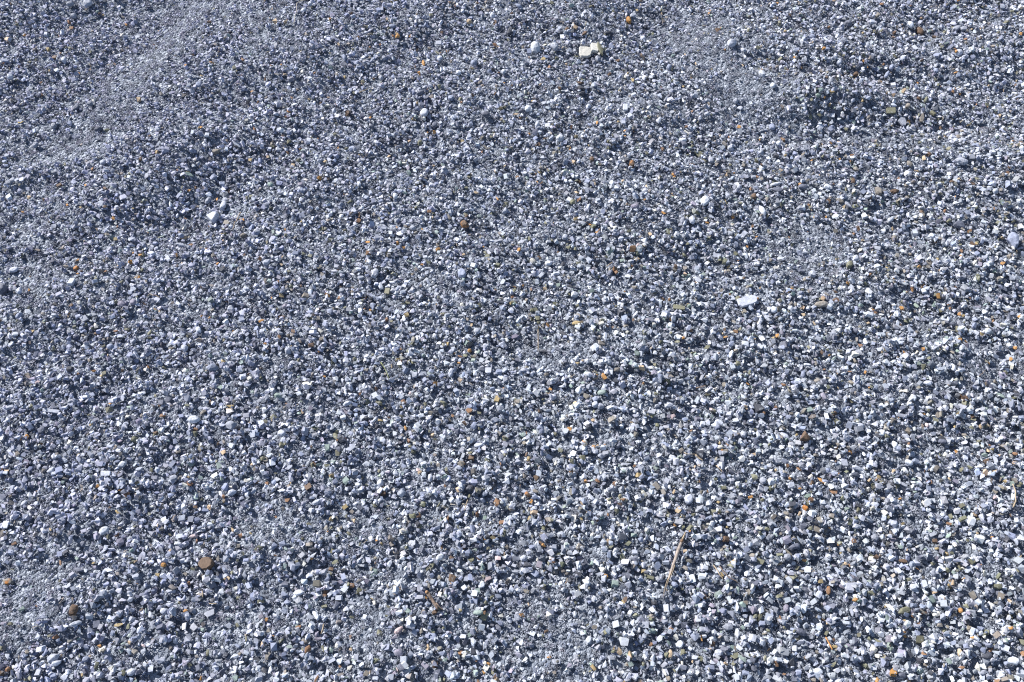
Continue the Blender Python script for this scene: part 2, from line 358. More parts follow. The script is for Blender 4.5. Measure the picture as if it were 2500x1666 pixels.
CAT[(625, 0)] = """500 50 50 45 0 p; 1235 75 40 30 0 p; 1955 210 55 50 -30 T|the tan pebble near the top middle|round tan and white pebble near the top edge, left of middle
2195 220 35 35 0 n; 1300 350 50 36 0 o+; 1410 340 30 28 0 o; 935 350 25 20 0 o; 1260 350 25 25 0 r; 1540 590 62 32 -70 o|the bright orange chip near the top|bright orange elongated chip of stone in the upper middle
2330 300 75 45 60 k; 1685 405 60 30 0 p; 1260 550 40 35 60 w; 740 695 45 35 0 t; 815 718 35 28 0 y; 500 740 45 35 0 wq; 275 700 45 15 0 T; 455 795 50 30 -40 p; 490 880 75 24 -60 bf
1545 1055 82 74 0 pr|the big smooth pale cobble|big smooth pale grey cobble in the upper middle of the gravel
2110 1060 75 45 0 sr|the smooth dark oval|smooth dark blue-grey oval pebble right of the big pale cobble
1790 915 60 45 0 b; 1415 945 80 45 35 s; 1510 865 75 40 35 s; 1640 960 50 40 0 g; 1060 1165 60 40 0 s; 1590 1155 40 40 0 g; 1640 1160 62 46 40 s; 1435 1100 30 22 0 y; 1635 1220 42 36 50 o; 1575 1225 20 20 0 o
1510 1330 50 35 0 l; 1895 1305 35 25 0 y; 745 1362 40 22 0 o; 840 1055 50 35 0 n; 600 955 35 30 0 n; 325 910 35 28 0 r; 440 1455 60 42 -60 m; 340 1535 40 35 0 T; 1225 1455 40 32 70 T; 1250 1255 60 28 10 wq; 1385 1450 50 50 0 p
485 1300 45 45 0 p; 600 1080 45 40 0 p; 2300 1465 50 28 20 c; 1130 515 40 30 0 c; 815 545 70 45 -60 b; 870 615 65 30 -20 m; 180 210 45 30 -60 T; 60 970 50 40 0 w; 35 930 50 25 0 g; 1250 250 70 35 0 b
1030 600 40 30 0 p; 1690 550 60 50 0 p; 2000 590 60 50 0 b; 1150 730 50 40 0 p; 2170 160 60 45 -30 p; 440 105 60 30 30 p; 620 115 60 25 20 w; 2270 670 50 45 0 w; 1320 1390 40 30 0 w; 210 1380 60 35 0 p; 1860 680 60 35 0 w"""
CAT[(1250, 0)] = """675 490 118 84 -3 cQ|the flat cream slab|largest flat cream slab, brightest piece in the upper middle
755 465 70 72 0 cq|the cream block beside the cream slab|tilted cream block leaning against the right end of the flat cream slab
805 475 112 42 -68 lf|the grey-beige shard|thin grey-beige shard standing right of the tilted cream block
785 545 52 44 -60 g; 215 455 108 98 -60 w|the big white rock left of the cream slab|big knobbly white rock to the left of the flat cream slab
285 558 40 34 -60 y; 870 315 84 26 15 k; 1070 205 62 48 -60 o+; 2010 412 92 62 0 p|the pale disc stone|pale rounded stone with a dark dent in the upper right middle
435 1290 82 60 0 w|the white wedge in the upper middle|chunky white wedge of stone below and left of the flat cream slab
1570 1348 80 52 -15 s|the slate stone under a white cap|dark slate stone with a white stone just above it
1565 1308 78 36 0 w; 1040 1000 56 44 85 wq; 630 825 80 42 -15 k; 620 780 80 24 0 n; 640 870 70 30 20 k; 145 1015 60 50 0 w; 1350 1110 62 38 60 p; 970 570 45 30 0 n; 1470 720 38 28 -40 wq; 1500 765 38 24 -40 w
1885 285 50 30 0 n; 1920 275 25 25 0 o; 1710 845 32 26 60 c; 2290 690 72 60 -30 w; 2150 235 50 42 60 g; 735 1470 50 50 0 n+; 1045 1490 62 34 -80 k; 1095 1520 72 58 -60 n+; 1605 1170 50 25 0 r; 2080 1175 30 25 60 o
1035 1255 32 20 -30 o; 535 1370 46 18 80 o; 1825 1480 60 55 0 p; 1115 875 50 22 0 w; 900 1140 40 30 0 w; 875 780 40 30 0 w; 910 1480 42 36 30 w; 435 820 35 30 0 n; 1955 465 25 15 0 o; 505 290 55 40 0 n; 1105 750 36 32 0 y
1240 750 35 25 0 n; 2280 1275 42 32 60 c; 1010 75 40 35 0 b; 1785 1060 62 38 0 p; 1110 155 55 28 0 p; 465 350 40 34 0 w; 970 310 38 34 0 w; 390 450 90 60 -20 p; 1200 370 60 45 20 p; 1480 250 40 40 0 g; 2090 1000 50 40 0 p
1020 1150 60 35 0 p; 230 1170 60 45 60 p; 1680 890 50 35 -20 p; 60 60 60 30 -20 b; 1080 1080 50 36 -60 p; 700 990 55 40 0 p; 2050 940 60 50 0 g; 2000 1370 60 45 0 p; 1570 680 45 30 0 w; 1300 590 36 34 0 g; 1440 640 55 50 50 b"""
CAT[(1875, 0)] = """1390 295 84 58 -50 nr|the brown pebble in the upper right|large glossy brown pebble in the upper right part of the gravel
1515 360 34 30 60 n; 645 592 52 38 25 pr; 510 457 30 20 0 o; 1125 640 60 42 60 b; 1085 700 80 38 45 b; 1125 1028 86 44 0 lq|the olive brick-shaped stone|brick-shaped olive-grey stone in a dark hollow at the upper right
1225 1130 78 74 0 g5|the five-sided grey slab|five-sided flat grey slab below the olive brick-shaped stone
1405 1100 76 40 48 td|the taupe diamond|grey-brown diamond-shaped stone right of the five-sided grey slab
1290 1120 35 25 0 o; 1280 985 55 48 60 t; 1150 940 48 38 -60 w; 1245 840 50 25 40 T; 1745 500 72 50 0 p; 1715 498 25 20 0 o; 1870 470 42 34 60 w; 900 615 36 30 60 c+; 905 645 25 22 0 o; 870 575 30 20 70 o
1055 600 28 20 30 r; 800 700 48 42 0 n; 520 905 25 25 0 o; 1770 1505 122 56 -15 p|the long pale cobble|long pale grey cobble near the right edge, a quarter way down
95 1320 56 42 25 wr; 1345 450 45 40 30 w; 2055 1405 55 42 0 w; 1230 550 50 42 20 p; 1795 270 70 30 0 g; 585 1075 40 32 0 w; 160 118 65 20 -10 w; 2330 1370 50 40 30 w; 570 760 60 46 50 g; 1910 97 50 22 -20 n+
1040 50 36 28 60 r; 650 1310 45 20 -20 T; 1360 1465 42 34 -30 w; 35 1175 62 58 0 b; 1470 1420 60 38 30 n+; 1300 1510 60 46 -30 t; 760 1455 42 38 0 w; 240 535 20 20 0 o; 1715 825 25 25 0 o; 1370 770 20 20 0 o
950 215 50 30 0 p; 730 230 80 60 0 s; 1000 160 60 30 20 t; 1310 230 60 50 -30 w; 1730 270 90 40 10 g; 400 360 60 45 0 b; 260 465 50 28 0 b; 1180 660 55 30 20 w; 1445 925 60 36 50 l; 40 800 60 40 0 w; 560 640 50 34 30 s; 1540 660 50 45 0 b; 1085 770 50 34 50 w; 2130 1030 60 35 0 g; 1865 1450 50 40 0 g"""
CAT[(0, 417)] = """1960 455 106 90 0 pA|the grey triangle stone|big triangular blue-grey stone with a sharp right edge, left half
2085 485 62 42 -20 tQ|the taupe heart-shaped chip|flat grey-brown heart-shaped chip right of the grey triangle stone
2050 330 98 56 75 p|the pale block above the triangle stone|tall pale blue-grey block just above the grey triangle stone
2225 460 70 25 -15 oq; 30 1110 100 88 70 s|the dark boulder on the left edge|large dark slate boulder cut by the left edge of the picture
185 1110 76 50 -65 p; 665 1035 66 52 85 pq|the pale upright block at the left|pale grey upright block to the right of the dark left edge boulder
885 1010 56 50 30 lq; 705 905 55 48 60 r+|the orange crumbly patch|dark brown lump with orange rust, in the left of the gravel
715 950 35 18 0 o; 710 820 50 20 0 o; 645 888 40 30 0 w; 1665 690 92 34 -10 p; 1230 760 25 25 0 o; 1295 778 46 24 25 o; 1205 845 50 30 0 o; 1260 850 62 46 45 p; 1275 985 40 34 0 o; 1305 920 40 32 60 l
1740 45 84 30 -20 ef; 1910 280 68 48 50 gr; 990 590 50 35 -20 t; 1230 1220 60 50 20 mr|the mauve rounded stone|rounded mauve-grey stone in the lower part of the left quarter
1125 1235 80 55 -20 m; 1190 895 55 38 0 s; 1210 635 62 44 30 p; 265 250 42 34 60 T; 555 145 60 30 35 n; 135 915 86 52 20 p; 2120 1270 74 58 -20 p; 2265 1090 74 42 -25 p; 2225 1125 45 34 60 w; 1045 445 42 26 40 o
790 147 35 20 0 o; 1690 620 58 44 0 T; 1755 683 40 20 0 r; 1115 1530 60 34 0 w; 150 1510 60 34 10 w; 895 1510 50 40 0 n; 265 1310 62 36 -15 w; 1245 1155 62 30 10 p; 1200 1120 50 42 0 b; 655 1240 42 32 30 n; 630 1340 42 20 80 T; 2225 1380 58 42 20 b
1370 580 30 25 0 n; 970 345 34 26 30 n; 1225 350 30 24 60 y; 745 340 30 24 60 y; 885 550 36 26 70 T; 1735 190 28 20 0 o; 1920 1355 40 22 15 o; 2240 605 70 45 10 t; 2285 665 54 46 -30 w; 430 760 60 44 0 g; 500 525 60 40 30 g; 575 1160 50 34 50 w
180 1340 76 50 40 b; 500 1330 60 40 0 p; 790 1370 62 48 40 g; 870 1330 50 46 0 g; 1400 780 90 46 -15 p; 930 310 55 45 30 p; 1830 1470 70 48 -50 w; 1180 1000 60 50 -60 s; 1440 1200 56 46 50 p; 1640 1230 56 30 -30 w; 120 100 70 40 20 g; 40 180 60 34 0 s; 90 130 60 34 20 g"""
CAT[(625, 417)] = """580 75 48 32 80 o; 135 140 62 42 -15 e; 860 285 70 35 -10 l; 800 235 42 28 30 n; 945 465 42 28 -30 r; 1080 345 50 34 50 w; 1550 390 56 40 0 w; 1595 390 46 24 -10 r; 1520 435 40 38 0 w; 1240 590 46 44 0 w
1320 590 52 36 20 w; 1300 680 44 32 70 o|the orange chip in the middle left|bright orange upright chip left of the picture centre, beside smaller orange chips
1355 715 36 32 0 o+; 1035 765 55 34 0 r; 1025 665 50 20 0 o; 1235 750 66 32 70 w; 1920 510 92 66 -25 n+|the brown crumbly lump|crumbly dark brown and ochre lump left of the picture centre
1930 425 30 24 0 n; 660 430 45 34 -60 w; 275 480 46 38 -60 w; 370 775 58 48 0 b; 750 805 76 34 10 p; 1095 955 100 66 65 p; 1145 1070 72 42 -60 p; 1040 850 52 42 -30 w; 1260 1030 76 34 -10 p; 1525 870 32 20 0 o; 1580 850 50 38 -20 l
500 1195 62 48 0 p; 690 1300 72 52 -35 b|the blue-slate block left of centre|blue-grey block with a flat top, low in the left of centre
265 1245 58 48 -60 m; 50 1390 62 24 20 o; 1385 1335 42 36 30 y; 1050 1283 30 26 0 o; 765 1178 48 34 0 r+; 1510 1160 62 28 35 p; 1890 955 92 80 -50 b|the big blue-grey cobble near the centre|big blue-grey cobble just left of the middle of the picture
2090 1205 46 42 -30 w; 1740 1165 52 42 45 g; 2250 985 56 42 0 b; 1380 1225 82 24 -10 lf; 935 1240 62 30 -20 p; 2030 1480 62 58 0 pr; 2085 1445 50 44 0 g; 1180 1395 60 40 20 p; 345 1480 56 34 -50 n; 605 1550 60 34 0 t; 180 1475 50 28 -10 w
770 1445 54 40 60 k; 335 1110 52 28 -60 t; 905 925 50 35 0 c+; 760 925 42 28 -60 r; 1410 1500 42 28 20 r; 945 130 50 44 30 w; 865 670 50 44 20 m; 2290 375 70 50 50 p; 430 185 55 36 60 b; 225 215 80 34 0 g; 1280 240 56 46 -50 w; 1175 540 60 34 0 p
1260 560 70 30 -10 s; 1440 570 60 40 0 s; 1180 740 40 36 0 b; 1560 810 56 32 10 p; 1650 850 46 40 0 p; 560 350 40 34 60 w; 1430 1120 60 36 20 p; 850 1060 46 50 0 g; 2000 880 50 36 -20 w; 1440 540 60 46 0 p; 100 850 80 44 30 p; 150 1100 50 44 0 g; 1700 560 60 40 30 g; 2230 660 90 30 20 g"""
CAT[(1250, 417)] = """1765 290 88 82 20 w|the big white cobble right of centre|big bright white cobble in the upper right of the middle
2290 385 104 62 -65 w|the long white cobble|long white cobble to the right of the big white cobble
2160 1210 192 88 15 pQ|the broad pale slab|broadest pale grey slab, half buried right of the picture centre
590 1405 84 40 0 yr|the orange-topped pebble|smooth cream pebble with orange side, just below the picture centre
600 1345 50 44 0 t; 1300 1420 44 40 0 c+; 570 1150 76 60 0 w; 335 855 70 46 0 wr; 190 845 66 44 -45 c; 240 810 60 36 0 n; 475 1505 108 42 -40 k|the charcoal bar below centre|long charcoal stone below left of the orange-topped pebble
1530 1268 112 44 -8 lq|the dark olive slab|dark olive layered slab to the left of the broad pale slab
703 910 50 35 0 wr; 620 270 42 38 -20 r+; 225 117 28 22 70 o; 1410 305 50 34 70 w; 1210 650 62 44 20 wr; 1215 695 56 34 0 w; 1155 690 42 34 0 P; 890 550 52 36 -50 c; 775 580 42 20 50 o; 900 755 74 38 60 e; 1125 340 80 38 0 m
740 130 50 35 0 w; 915 135 55 48 20 w; 380 605 60 45 0 p; 485 620 60 48 30 p; 1265 590 30 28 0 T; 1440 755 42 16 0 P; 1365 660 56 48 -30 w; 1430 500 60 44 -15 p; 1790 485 40 24 -20 o; 700 345 68 44 60 p; 2130 335 52 42 -20 p; 2215 250 62 52 0 n
2160 700 30 26 60 o; 2165 640 72 38 75 w; 1625 1005 46 28 0 w; 1890 795 80 34 -10 g; 1950 845 56 36 60 l; 2310 905 60 46 -30 w; 1680 1050 42 34 0 r+; 1500 880 36 34 0 n; 955 940 38 28 -60 r; 300 1095 50 38 -30 T; 970 1175 48 42 60 w
215 1290 58 46 75 l; 1395 1325 60 38 -20 w; 1765 1380 60 48 0 w; 740 1450 52 46 -30 w; 820 1405 62 34 25 c; 1180 1465 66 40 -35 p; 615 1440 42 34 -60 c; 230 1370 36 34 0 l; 1615 1235 30 24 70 y; 2020 1500 52 38 -30 c; 1960 1490 60 46 -40 g
1010 835 52 38 20 e; 900 955 72 44 50 s; 1060 975 62 30 -15 p; 1110 1375 32 28 -40 n; 1570 1540 26 24 0 o; 1290 890 38 12 -30 o; 540 110 55 38 0 w; 410 75 50 46 0 p; 1310 95 55 30 0 w; 520 280 56 40 -40 w; 150 130 60 34 0 p; 1480 460 55 28 0 p
690 110 50 40 60 b; 1060 130 50 46 40 p; 120 255 80 38 0 g; 1650 470 70 60 -50 p; 2080 170 60 46 50 g; 1560 470 70 46 70 g; 1850 150 46 40 60 w; 740 600 44 40 0 b; 1640 730 56 34 10 p; 510 730 60 40 -20 l; 960 590 50 38 0 b; 2160 1260 60 50 40 b; 2230 1370 50 46 0 b; 1840 1480 60 54 0 w; 1520 1540 46 48 60 w"""
CAT[(1875, 417)] = """1750 510 118 66 -8 s|the large slate cobble near the right edge|large dark slate cobble high in the right quarter
2240 655 148 104 80 b|the mottled boulder on the right|biggest mottled blue-grey boulder, by the right edge above the middle
1160 200 92 44 0 n|the dark brown shard|dark brown shard in a hollow, upper right quarter
1010 200 88 58 -70 t; 65 130 110 30 5 w; 90 190 110 44 -8 s; 620 420 62 38 -45 wq; 780 587 34 26 0 rq; 330 750 46 42 0 w3|the small white triangle|small bright white triangular stone in the right half
480 1240 122 58 0 t|the flat taupe rock|flat grey-brown rock between the broad pale slab and right edge
50 1280 64 58 0 wr|the white and tan lump|rounded white lump with tan cap, right of the broad pale slab
925 1330 70 36 -10 w; 1040 1380 52 46 20 w; 290 1130 66 34 30 pq; 960 1278 35 22 -20 o; 1215 1280 38 28 -60 o; 1650 1245 46 24 10 r; 1610 1235 46 34 30 w; 2145 860 46 34 -40 o; 2105 680 36 28 0 c; 1455 885 64 26 -15 t
1870 690 62 44 -40 n; 1700 1425 102 46 0 s; 790 1475 84 46 -40 s; 800 810 70 48 40 p; 740 880 84 62 40 l; 780 870 40 34 -40 w; 310 925 80 38 0 s; 680 935 40 34 0 w; 400 960 80 70 0 p; 2235 995 62 34 -15 p; 1590 930 62 46 50 w
185 1368 32 28 0 r+; 1650 475 62 30 30 l+; 1725 305 62 34 0 w; 1455 320 50 38 0 p; 200 160 60 34 0 n; 200 187 26 16 0 o; 320 150 102 46 0 s; 1690 105 56 30 0 nq; 1500 600 50 38 -30 w; 550 290 60 38 70 n; 2140 300 58 38 50 e; 1980 360 46 25 0 n
1785 1340 36 20 0 y; 1760 1555 40 20 0 o; 2010 1480 72 56 20 w; 780 100 80 30 75 n; 1120 460 74 38 25 w; 1820 1165 54 30 50 g; 1260 1120 52 15 0 T; 880 420 56 44 -70 w; 2290 290 46 34 60 w; 1850 85 50 34 0 P; 540 150 46 32 -20 w; 440 140 44 24 70 c
730 320 90 30 -50 g; 660 280 90 40 -15 t; 1080 640 56 28 10 w; 955 615 60 34 10 p; 1160 625 50 44 0 t; 560 1260 50 46 60 w; 1030 90 60 34 40 p; 640 980 46 44 0 w; 1260 1160 60 50 0 g; 1230 750 50 40 20 w; 2200 1500 60 50 40 w; 640 1470 70 44 20 w; 600 1510 60 34 -10 p; 810 1460 60 46 -40 t; 1570 1240 40 30 0 g"""
CAT[(0, 834)] = """1785 722 112 68 8 wr|the smooth white stone|largest smooth white stone on the left, rounded with pointed left end
2130 780 112 92 0 g|the rough grey cobble|big rough grey cobble to the right of the smooth white stone
1130 1135 98 58 30 w|the white wedge on the left|bright white wedge with a pointed lower end, left side
650 262 76 54 0 kr|the round dark stone|round charcoal stone with a smooth top, left side
395 820 84 58 50 s|the dark slab on the left|dark slate slab standing in a shadowed dip, left side
475 645 152 34 -3 pq|the long pale bar|long narrow pale bar-shaped stone on the left
575 715 72 40 -10 g; 1095 1000 66 46 -25 w; 1160 1010 50 48 50 w; 1045 1080 54 40 40 p; 1310 478 82 36 0 w; 1200 605 70 35 0 e; 1090 765 62 46 -30 w; 1015 570 46 32 -60 o; 980 1220 100 44 0 pq; 480 1190 94 48 30 p
655 940 62 50 -50 c; 375 970 40 30 -30 c; 470 938 62 18 0 P; 385 945 32 16 0 r; 190 900 62 40 40 o+; 1215 705 70 40 -20 s; 1845 275 70 46 -20 w; 1700 75 84 62 -40 p; 2050 190 52 38 20 y; 2110 600 80 38 0 y+; 2025 620 42 20 0 T
2110 640 50 25 0 T; 1640 1020 82 46 20 t; 2125 960 56 48 -20 w; 2135 1390 80 58 20 p; 1695 1530 62 54 50 w; 225 1490 84 58 50 p|the pale boulder low on the left|large pale grey boulder near the left edge, lower half
270 760 62 46 0 br; 260 310 72 44 35 t; 350 385 50 36 0 P; 490 80 54 44 40 l; 715 325 72 34 0 b; 510 350 52 40 -30 b; 680 600 66 42 60 b; 1125 1340 72 58 60 b; 1600 1260 90 58 20 g; 1280 1305 62 34 0 w; 1430 840 50 40 -60 n; 1240 900 60 46 60 l
1545 860 50 30 -10 w; 1520 790 60 30 0 w; 680 1380 58 44 -30 p; 2210 1095 62 30 -60 m; 2060 1430 42 30 -40 r; 1795 1520 48 34 -50 n; 860 410 60 55 30 p; 2290 350 50 44 40 c; 1800 810 42 25 0 r+; 1965 980 64 30 -60 s; 1380 655 46 38 0 w; 20 895 50 48 0 w
1300 420 60 40 0 p; 2280 410 70 38 0 b; 780 50 80 40 40 w; 1020 60 80 50 0 b; 2180 130 56 36 30 p; 1960 250 100 70 0 b; 2080 540 60 36 0 m; 2060 310 46 40 60 g; 1550 540 56 60 0 s; 1490 570 50 46 0 s; 870 500 60 50 -60 b; 1210 170 60 34 0 s
180 990 56 50 40 g; 1000 1280 66 44 0 w; 860 1330 60 50 40 p; 60 1215 50 34 0 w; 500 1060 56 50 -50 p; 860 1180 60 36 20 p; 1290 1180 70 40 20 p; 1970 1240 60 40 30 w; 1350 770 60 60 0 s; 600 1100 50 30 20 p; 440 170 56 34 60 g; 580 150 60 28 0 w; 100 610 70 28 20 p; 190 560 66 36 30 g; 290 600 50 44 0 l"""
CAT[(625, 834)] = """1960 88 42 40 20 o|the bright orange chip|brightest orange chip, just left and below the picture centre
1875 145 50 22 -20 r; 1865 205 30 18 0 o; 1825 118 24 26 0 o; 2215 540 58 46 70 yq|the ochre wedge|ochre-brown wedge-shaped stone below the picture centre
510 45 56 34 20 n+; 1415 478 32 28 80 P|the small reddish cube|small reddish-brown cube of stone left of the ochre wedge
1373 800 54 25 -65 o|the orange leaf-shaped chip|orange-tan leaf-shaped chip lying upright, lower middle
1220 703 32 26 -50 r+; 1145 735 52 30 0 y; 1090 735 82 24 50 wf; 1225 965 84 48 50 p; 1140 1300 74 62 70 wr|the white lump in the lower middle|large round white lump in the lower middle of the picture
240 845 92 72 -20 p; 1965 1350 82 60 20 k|the charcoal lump|charcoal lump between two white stones in the lower middle
1880 1325 82 46 -60 w|the white blade|elongated white stone touching the left side of the charcoal lump
2310 1290 72 50 -65 w; 2240 620 82 68 0 g; 290 1460 56 42 50 r; 480 1340 72 56 30 n; 505 970 32 28 0 n; 745 912 36 20 0 r; 630 330 30 20 -20 o; 1455 935 36 30 0 c+; 655 980 62 56 0 e; 870 985 78 40 40 p; 1840 830 60 28 15 w
2005 780 82 66 40 b; 1790 290 92 46 75 p; 2125 280 60 56 0 p; 1455 310 70 48 -10 p; 1340 1390 78 54 45 w; 1170 1395 50 40 0 n; 945 1325 60 48 0 w; 235 1375 60 44 0 p; 825 1520 56 36 40 y; 150 1550 32 22 0 o; 955 1530 70 44 -40 s
735 880 86 46 -50 l|the dark green stone|dark olive-green upright stone left in the lower middle
575 1135 72 34 10 e; 650 1140 60 24 0 l; 90 1090 64 46 -40 t; 1355 1155 62 46 -20 b; 805 705 60 42 20 w; 1850 555 50 44 0 w; 1670 740 54 48 60 w; 125 1005 52 46 0 w; 470 400 80 38 0 c; 1005 265 72 44 20 t; 840 575 90 48 10 p; 305 605 62 48 30 s
1110 790 60 48 60 k; 700 50 52 48 0 m; 1560 650 52 38 -60 w; 2030 1165 60 46 20 w; 2250 1125 42 34 30 r+; 1960 645 62 46 -60 r+; 1490 1180 42 38 0 P; 1505 1205 42 28 30 T; 1735 1335 36 26 -30 r; 2160 1350 36 28 30 n; 2235 1475 52 42 -50 n
1105 440 46 30 75 n; 2100 525 72 34 -20 c; 2045 960 102 44 0 p; 400 485 60 48 30 w; 90 530 70 40 30 p; 210 500 80 40 0 e; 300 90 60 56 0 p; 600 160 50 46 60 b; 1100 500 56 46 30 w; 1250 590 60 46 40 b; 1430 640 60 40 20 w; 1055 695 60 46 -20 w
1520 690 50 34 20 w; 690 790 60 46 -40 p; 1470 780 52 44 60 w; 550 810 70 44 -20 l; 1320 880 60 40 30 g; 2240 1060 30 60 0 g; 1900 950 56 46 60 w; 1590 1180 60 48 60 b; 1600 1260 50 90 0 p; 320 1170 60 50 30 p; 500 1250 50 80 0 g; 760 1000 50 60 0 s; 1290 1220 60 60 0 p; 2130 1060 50 44 30 p; 1800 1460 60 46 60 w; 560 1480 110 50 20 p; 1960 620 56 40 20 b; 2290 350 46 60 0 g"""
CAT[(1250, 834)] = """1725 1035 96 72 -50 k3|the charcoal triangle beside the straws|charcoal triangular stone with two straws touching it, right of centre
2250 625 108 78 -45 kA|the large dark triangle|large dark slate triangle, farthest right of the charcoal triangles
595 160 58 40 55 w|the white upright stone near the centre|bright white upright stone beside a cream one, just below centre
600 208 42 25 0 y; 555 200 42 38 0 w; 1145 115 56 50 0 e3; 415 80 62 34 -35 s; 285 95 80 30 -5 k; 965 268 82 44 20 t|the taupe block|grey-brown block with a white stone at its left, right of centre
900 295 50 45 0 wq; 840 325 58 34 -55 o; 1205 390 42 22 75 o; 665 930 66 54 0 c+|the cream stone with an orange spot|cream stone with an orange spot on top, lower middle
580 930 82 44 0 p; 1910 975 66 42 8 cr|the smooth cream pebble|smooth bright cream pebble with yellow stain, lower right of centre
1895 940 40 28 30 y; 1620 950 72 56 60 p; 1620 1450 98 84 70 pr|the round grey boulder|big round grey boulder with a smooth top, lower right of centre
1210 750 56 48 20 w; 700 800 70 58 80 k; 525 815 52 38 0 o+; 470 725 64 38 40 c; 145 1410 74 52 -50 n+|the brown lump in the lower middle|large brown lump with rusty edges in the lower middle
175 1470 36 28 70 o; 330 487 42 28 -20 T; 350 445 35 22 -30 o; 940 1310 52 36 45 r; 675 1290 34 28 60 o; 785 1285 54 32 -40 r; 1325 1335 74 54 -50 tq|the taupe plate|flat grey-brown plate in the lower middle, left of the round boulder
1010 1455 60 28 0 r; 1475 695 42 38 30 P; 1830 640 56 48 -60 P; 2145 610 46 38 40 T; 2305 680 36 34 0 r; 2250 870 62 46 -60 w; 2190 1430 42 24 20 o; 1890 1480 30 26 0 y3; 2090 1445 62 58 0 s; 1440 590 92 56 20 p; 1345 300 60 48 20 w
1260 245 62 44 -40 w; 1760 170 62 46 10 w; 2010 120 94 44 60 w; 1400 985 62 30 -45 c; 830 980 60 48 0 w; 560 1040 60 48 60 w; 400 1120 52 42 0 c; 265 800 80 56 0 b; 1010 1180 60 48 20 w; 1145 935 52 42 0 w; 700 320 84 56 -10 w; 615 450 80 66 60 w
810 600 80 64 0 g; 760 600 70 60 0 p; 1330 600 60 48 20 g; 720 1440 78 46 -40 p; 550 1100 64 40 -60 l; 740 725 42 38 -20 T; 2160 395 42 24 -20 o; 1220 230 60 46 -40 p; 470 350 60 40 0 p; 820 480 90 50 10 e; 650 390 60 30 30 e; 760 530 56 60 0 b
1200 70 70 40 20 p; 1310 120 46 60 0 w; 1060 410 50 30 20 w; 1100 200 56 36 60 e; 1800 330 50 34 0 w; 2050 740 70 50 20 w; 1750 760 46 46 0 w; 1900 750 70 34 -30 p; 1640 780 60 46 30 s; 980 960 70 60 30 s; 2120 860 60 70 0 p; 1230 1080 70 56 10 p; 1480 1080 100 50 -30 p; 840 1250 56 60 40 w; 660 1240 56 60 0 p; 860 1400 44 70 0 w; 1040 1130 110 36 5 g; 1440 1350 36 50 0 w; 380 1460 70 30 0 w; 1960 1010 60 40 30 t; 2300 1290 70 70 0 g; 570 1380 50 60 0 b"""
CAT[(1875, 834)] = """325 880 96 92 0 nB|the brown pyramid|largest brown stone on the right, shaped like a three-sided pyramid
835 785 82 70 0 pr|the round pale cobble on the right|round pale grey cobble to the right of the brown pyramid
340 1530 66 60 80 n+|the rusty brown block|rusty brown block below the brown pyramid, lower right
1285 945 42 38 30 r+; 140 400 46 32 -30 r; 1420 78 36 26 0 o; 565 125 42 18 40 o; 70 605 36 26 -30 r; 375 635 58 40 20 eq|the mint green chip|pale mint green flat chip above the brown pyramid
600 675 54 32 55 n; 590 1390 58 42 -10 r+; 285 1355 36 22 0 o; 485 1290 76 32 -30 o; 280 1190 70 38 -50 r; 2130 500 84 34 -40 ef|the pale green sliver on the right|pale green sliver pointing down right, close to the right edge
1850 600 82 36 -60 c; 1770 70 74 52 55 p; 1385 170 82 36 0 p; 1010 90 68 42 50 p; 545 178 46 36 10 w; 355 220 72 34 -10 w; 1560 90 80 36 0 t; 2200 150 64 46 -60 w; 2140 215 58 52 0 pr; 1465 385 82 46 0 p; 1700 240 74 48 80 w
2160 1295 48 44 -50 y+; 2265 1035 52 34 -10 r|the red-brown chip by the right edge|flat red-brown chip close to the right edge, lower half
2115 1050 36 25 0 T; 1725 1010 48 32 50 o+; 1455 770 46 40 -60 P|the round pink pebble|small round pinkish cream pebble in the right part
1290 1115 80 58 -10 w; 815 1165 122 44 -15 p; 800 1230 90 48 0 s; 940 1120 72 46 75 w; 1800 530 62 48 20 n; 1750 665 52 34 20 y; 1870 690 46 30 -70 n; 2155 890 62 58 -20 m; 2095 920 62 50 -60 w; 1145 1195 52 32 20 T; 1010 1185 34 22 50 T
1555 1105 32 28 0 c+; 1480 1295 36 34 0 r+; 1710 1290 62 52 -30 m; 1420 1485 42 36 -40 c+; 1540 1170 64 46 50 t; 2070 1440 42 38 0 P; 1935 1035 56 44 0 m; 1990 1045 62 48 -20 e; 980 1335 54 46 60 w; 795 350 64 52 60 w; 930 425 32 20 0 o; 890 290 36 26 70 o
320 300 92 48 65 b; 155 330 62 24 0 l; 495 110 52 46 0 n+; 640 1065 56 40 60 c; 30 1290 72 56 0 w; 150 870 94 54 -40 p; 600 1120 60 40 0 w; 180 700 60 46 30 b; 90 770 60 46 0 w; 1330 520 70 60 -50 w; 1480 520 60 40 -30 w; 1230 680 100 34 -10 g
1650 240 56 50 0 g; 1920 380 60 56 40 w; 1900 960 60 36 20 w; 1160 950 60 70 0 w; 1260 880 80 50 -30 p; 1040 840 50 60 0 w; 1000 880 56 50 0 k; 920 890 56 30 60 g; 1590 930 90 50 0 s; 1090 1480 60 70 0 g; 1150 1520 90 40 -40 s; 970 1510 80 60 0 p; 1340 1420 60 60 0 p; 480 1400 50 80 0 b; 210 1320 60 60 0 p; 370 1140 60 60 0 w; 690 1140 60 60 0 g; 2250 1290 60 50 0 t; 2310 720 60 50 0 b; 700 1330 80 60 0 w; 900 1320 46 60 0 s; 780 1390 90 40 -40 w; 1240 1330 80 40 -30 g; 1180 1290 50 60 0 w"""
